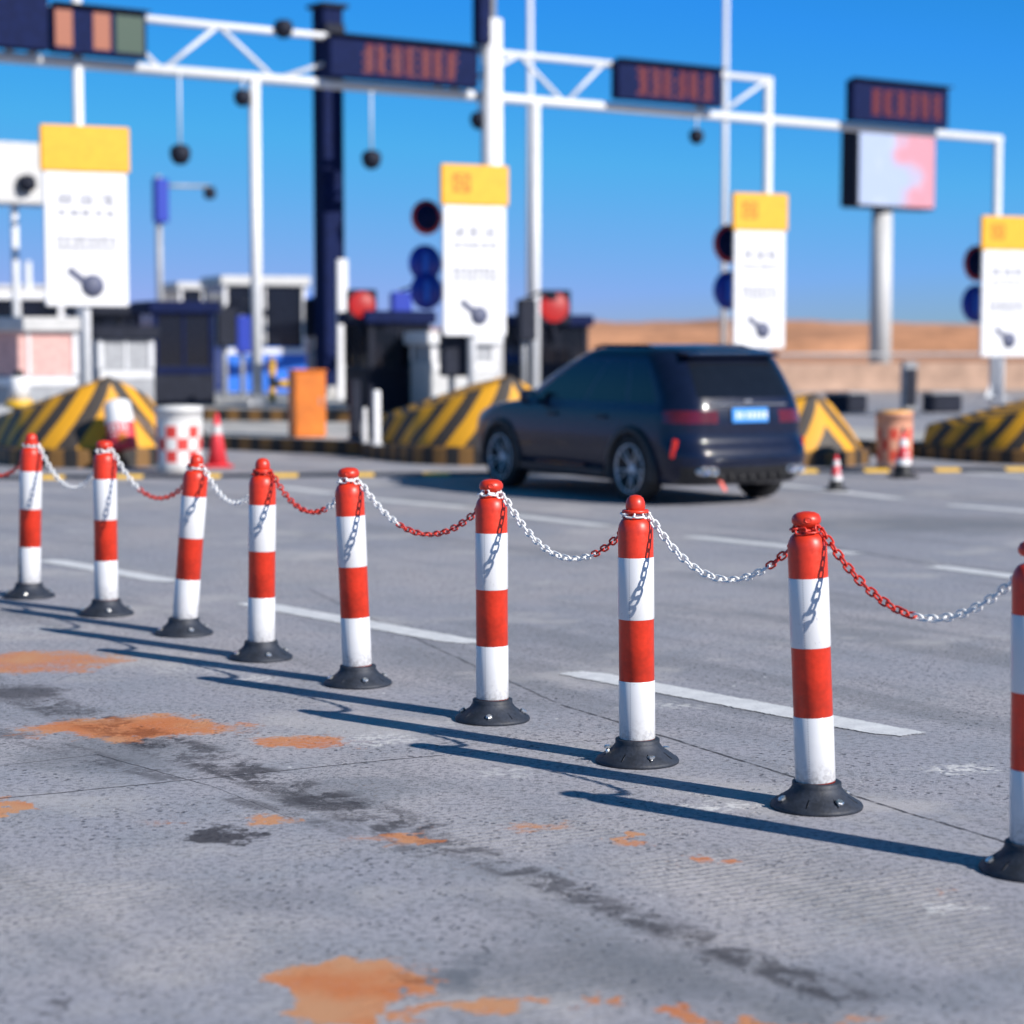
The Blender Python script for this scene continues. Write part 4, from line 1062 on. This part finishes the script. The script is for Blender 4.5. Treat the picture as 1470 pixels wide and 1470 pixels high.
def stripe_post(x, yt, yb, label, r=.085, Y=None):
    b = G(x, yb, .22); top = P(x, yt, b.y); t = thing('striped_post', label, 'post', (b.x, b.y, .22), 0, 'striped posts on the islands')
    h = top.z - .22
    MB().lathe([(r, h * k / 24) for k in range(25)], 16, atf=lambda z: z / .26).build('shaft', M['polestripe'], t, attr=True)
    MB().lathe([(r * 1.05, h), (r * .8, h + .04), (.0, h + .05)], 16, cap=False).build('cap', M['yellow'], t)
stripe_post(290, 448, 591, 'tall yellow and black post left of the blue booth panel', .09)
stripe_post(391, 516, 592, 'short yellow and black barrier post right of the white gantry post', .075)
b = G(391, 592, .44)
t = thing('barrier_arm', 'yellow and black barrier arm between its striped post and the orange cabinet', 'barrier', (b.x, b.y, .95), 0)
MB().lathe([(.07, .55 * k / 10) for k in range(11)], 12, Matrix.Rotation(pi / 2, 4, 'Y') @ Matrix.Rotation(0, 4, 'Z'), atf=lambda z: z / .16).build('arm', M['polestripe'], t, attr=True)
MB().box((.45, -.02, -.18), (.26, .20, .30), 0, .02).build('motor_box', M['yellow'], t)

b = G(441, 627, .22)
t = thing('cabinet', 'orange upright cabinet standing on the island left of the dark posts', 'cabinet', (b.x, b.y, .22), R(20))
hc_ = P(441, 533, b.y).z - .22
MB().box((0, 0, hc_ / 2), (.50, .42, hc_), 0, .02).build('body', M['orange'], t)
MB().box((0, -.215, hc_ / 2), (.42, .012, hc_ - .12), 0, .004).build('door', M['orange'], t)
MB().box((0, 0, hc_ + .015), (.54, .46, .03), 0, .01).build('lid', M['orange'], t)
MB().box((.15, -.228, hc_ * .55), (.02, .016, .12), 0, .004).build('handle', M['grey'], t)

def guard(x, yt, yb, wpx, m_, label):
    b = G(x, yb, .22); top = P(x, yt, b.y); t = thing('guard_post', label, 'post', (b.x, b.y, .22), R(20), 'guard posts before the dark booth')
    w_ = wpx / F * b.y; h = top.z - .22
    MB().box((0, 0, h / 2), (w_, w_, h), 0, .015).build('shaft', M[m_], t)
    MB().box((0, 0, .02), (w_ * 1.5, w_ * 1.5, .04), 0, .008).build('foot_plate', M['grey'], t)
guard(510, 545, 633, 15, 'dark', 'dark square guard post left of two white posts')
guard(524, 585, 637, 6, 'white', 'short thin white guard post between dark posts')
guard(533, 552, 637, 7, 'dark', 'thin dark guard post between two white posts')
guard(541, 560, 640, 10, 'white', 'thicker white guard post beside the striped nose')
b = P(491, 372, 45.0)
t = thing('sign_slab', 'tall narrow white slab beside the dark column', 'slab', (b.x, b.y, .22), R(20))
MB().box((0, 0, (b.z - .22) / 2), (.24, .12, b.z - .22), 0, .02).build('slab', M['white'], t)
MB().box((0, 0, .03), (.5, .4, .06), 0, .01).build('foot_plate', M['grey'], t)

pl = P(22, 250, 44.0)
t = thing('equipment_sign', 'pale panel with a dark camera at the left edge beneath the display boards', 'sign', (pl.x, pl.y, 0), face_rz)
MB().box((0, 0, pl.z), (1.2, .12, 1.35), 0, .03).build('panel', M['offwhite'], t)
MB().tube([(0, .1, 0), (0, .1, pl.z + .5)], .08, 12).build('post', M['galv'], t)
MB().lathe([(.0, -.2), (.17, -.12), (.2, 0), (.16, .15), (.0, .2)], 16, Matrix.Translation((.18, -.20, pl.z - .2)), cap=False).build('camera_head', M['dark'], t)

# far side on the right: barrier wall, boxes
a, b = G(1150, 562), G(1700, 556)
dd = (b - a).normalized(); t = thing('barrier_wall', 'low tan concrete barrier wall far behind the cones on the right', 'wall', a, atan2(dd.y, dd.x))
Lw = (b - a).length
MB().add([(x_, y_, z_) for x_ in (-12, Lw) for y_, z_ in ((-.3, 0), (-.12, .35), (-.09, .95), (.09, .95), (.12, .35), (.3, 0))], [(i, i + 6, i + 7, i + 1) for i in range(5)] + [(0, 1, 2, 3, 4, 5), (11, 10, 9, 8, 7, 6)]).build('wall', M['tan'], t)
MB().tube([(-12, 0, 1.25), (Lw, 0, 1.25)], .05, 8).build('rail', M['grey'], t)
def box_thing(x, yt, yb, wpx, m_, label):
    g_ = G(x, yb); top = P(x, yt, g_.y); t = thing('utility_box', label, 'utility box', g_, R(20), 'dark utility boxes beyond the cones')
    w_ = wpx / F * g_.y
    MB().box((0, 0, top.z / 2), (w_, w_ * .6, top.z), 0, .04).build('body', M[m_], t)
    MB().box((0, -w_ * .3 - .01, top.z / 2), (w_ * .8, .02, top.z * .8), 0, .005).build('door', M['dark'], t)
    MB().box((0, 0, top.z + .03), (w_ * 1.08, w_ * .7, .06), 0, .02).build('lid', M['grey'], t)
box_thing(1304, 522, 590, 22, 'grey', 'tall dark utility box behind the orange topped barrel')
box_thing(1215, 566, 592, 52, 'dark', 'low wide dark utility box right of the car')
box_thing(1352, 566, 592, 50, 'dark', 'low wide dark utility box left of the last island nose')
b = P(10, 418, 120)
t = thing('office_building', 'low white flat roofed building far away at the left edge', 'building', (b.x - 6, b.y, 0), R(15))
MB().box((0, 0, b.z / 2), (18, 8, b.z), 0, .05).build('wall', M['white'], t)
MB().box((0, 0, b.z + .15), (18.6, 8.6, .3), 0, .05).build('roof', M['offwhite'], t)
for k in range(6): MB().box((-7 + 2.8 * k, -4.01, b.z * .55), (1.6, .06, 1.4), 0, .01).build('window', M['glass'], t)
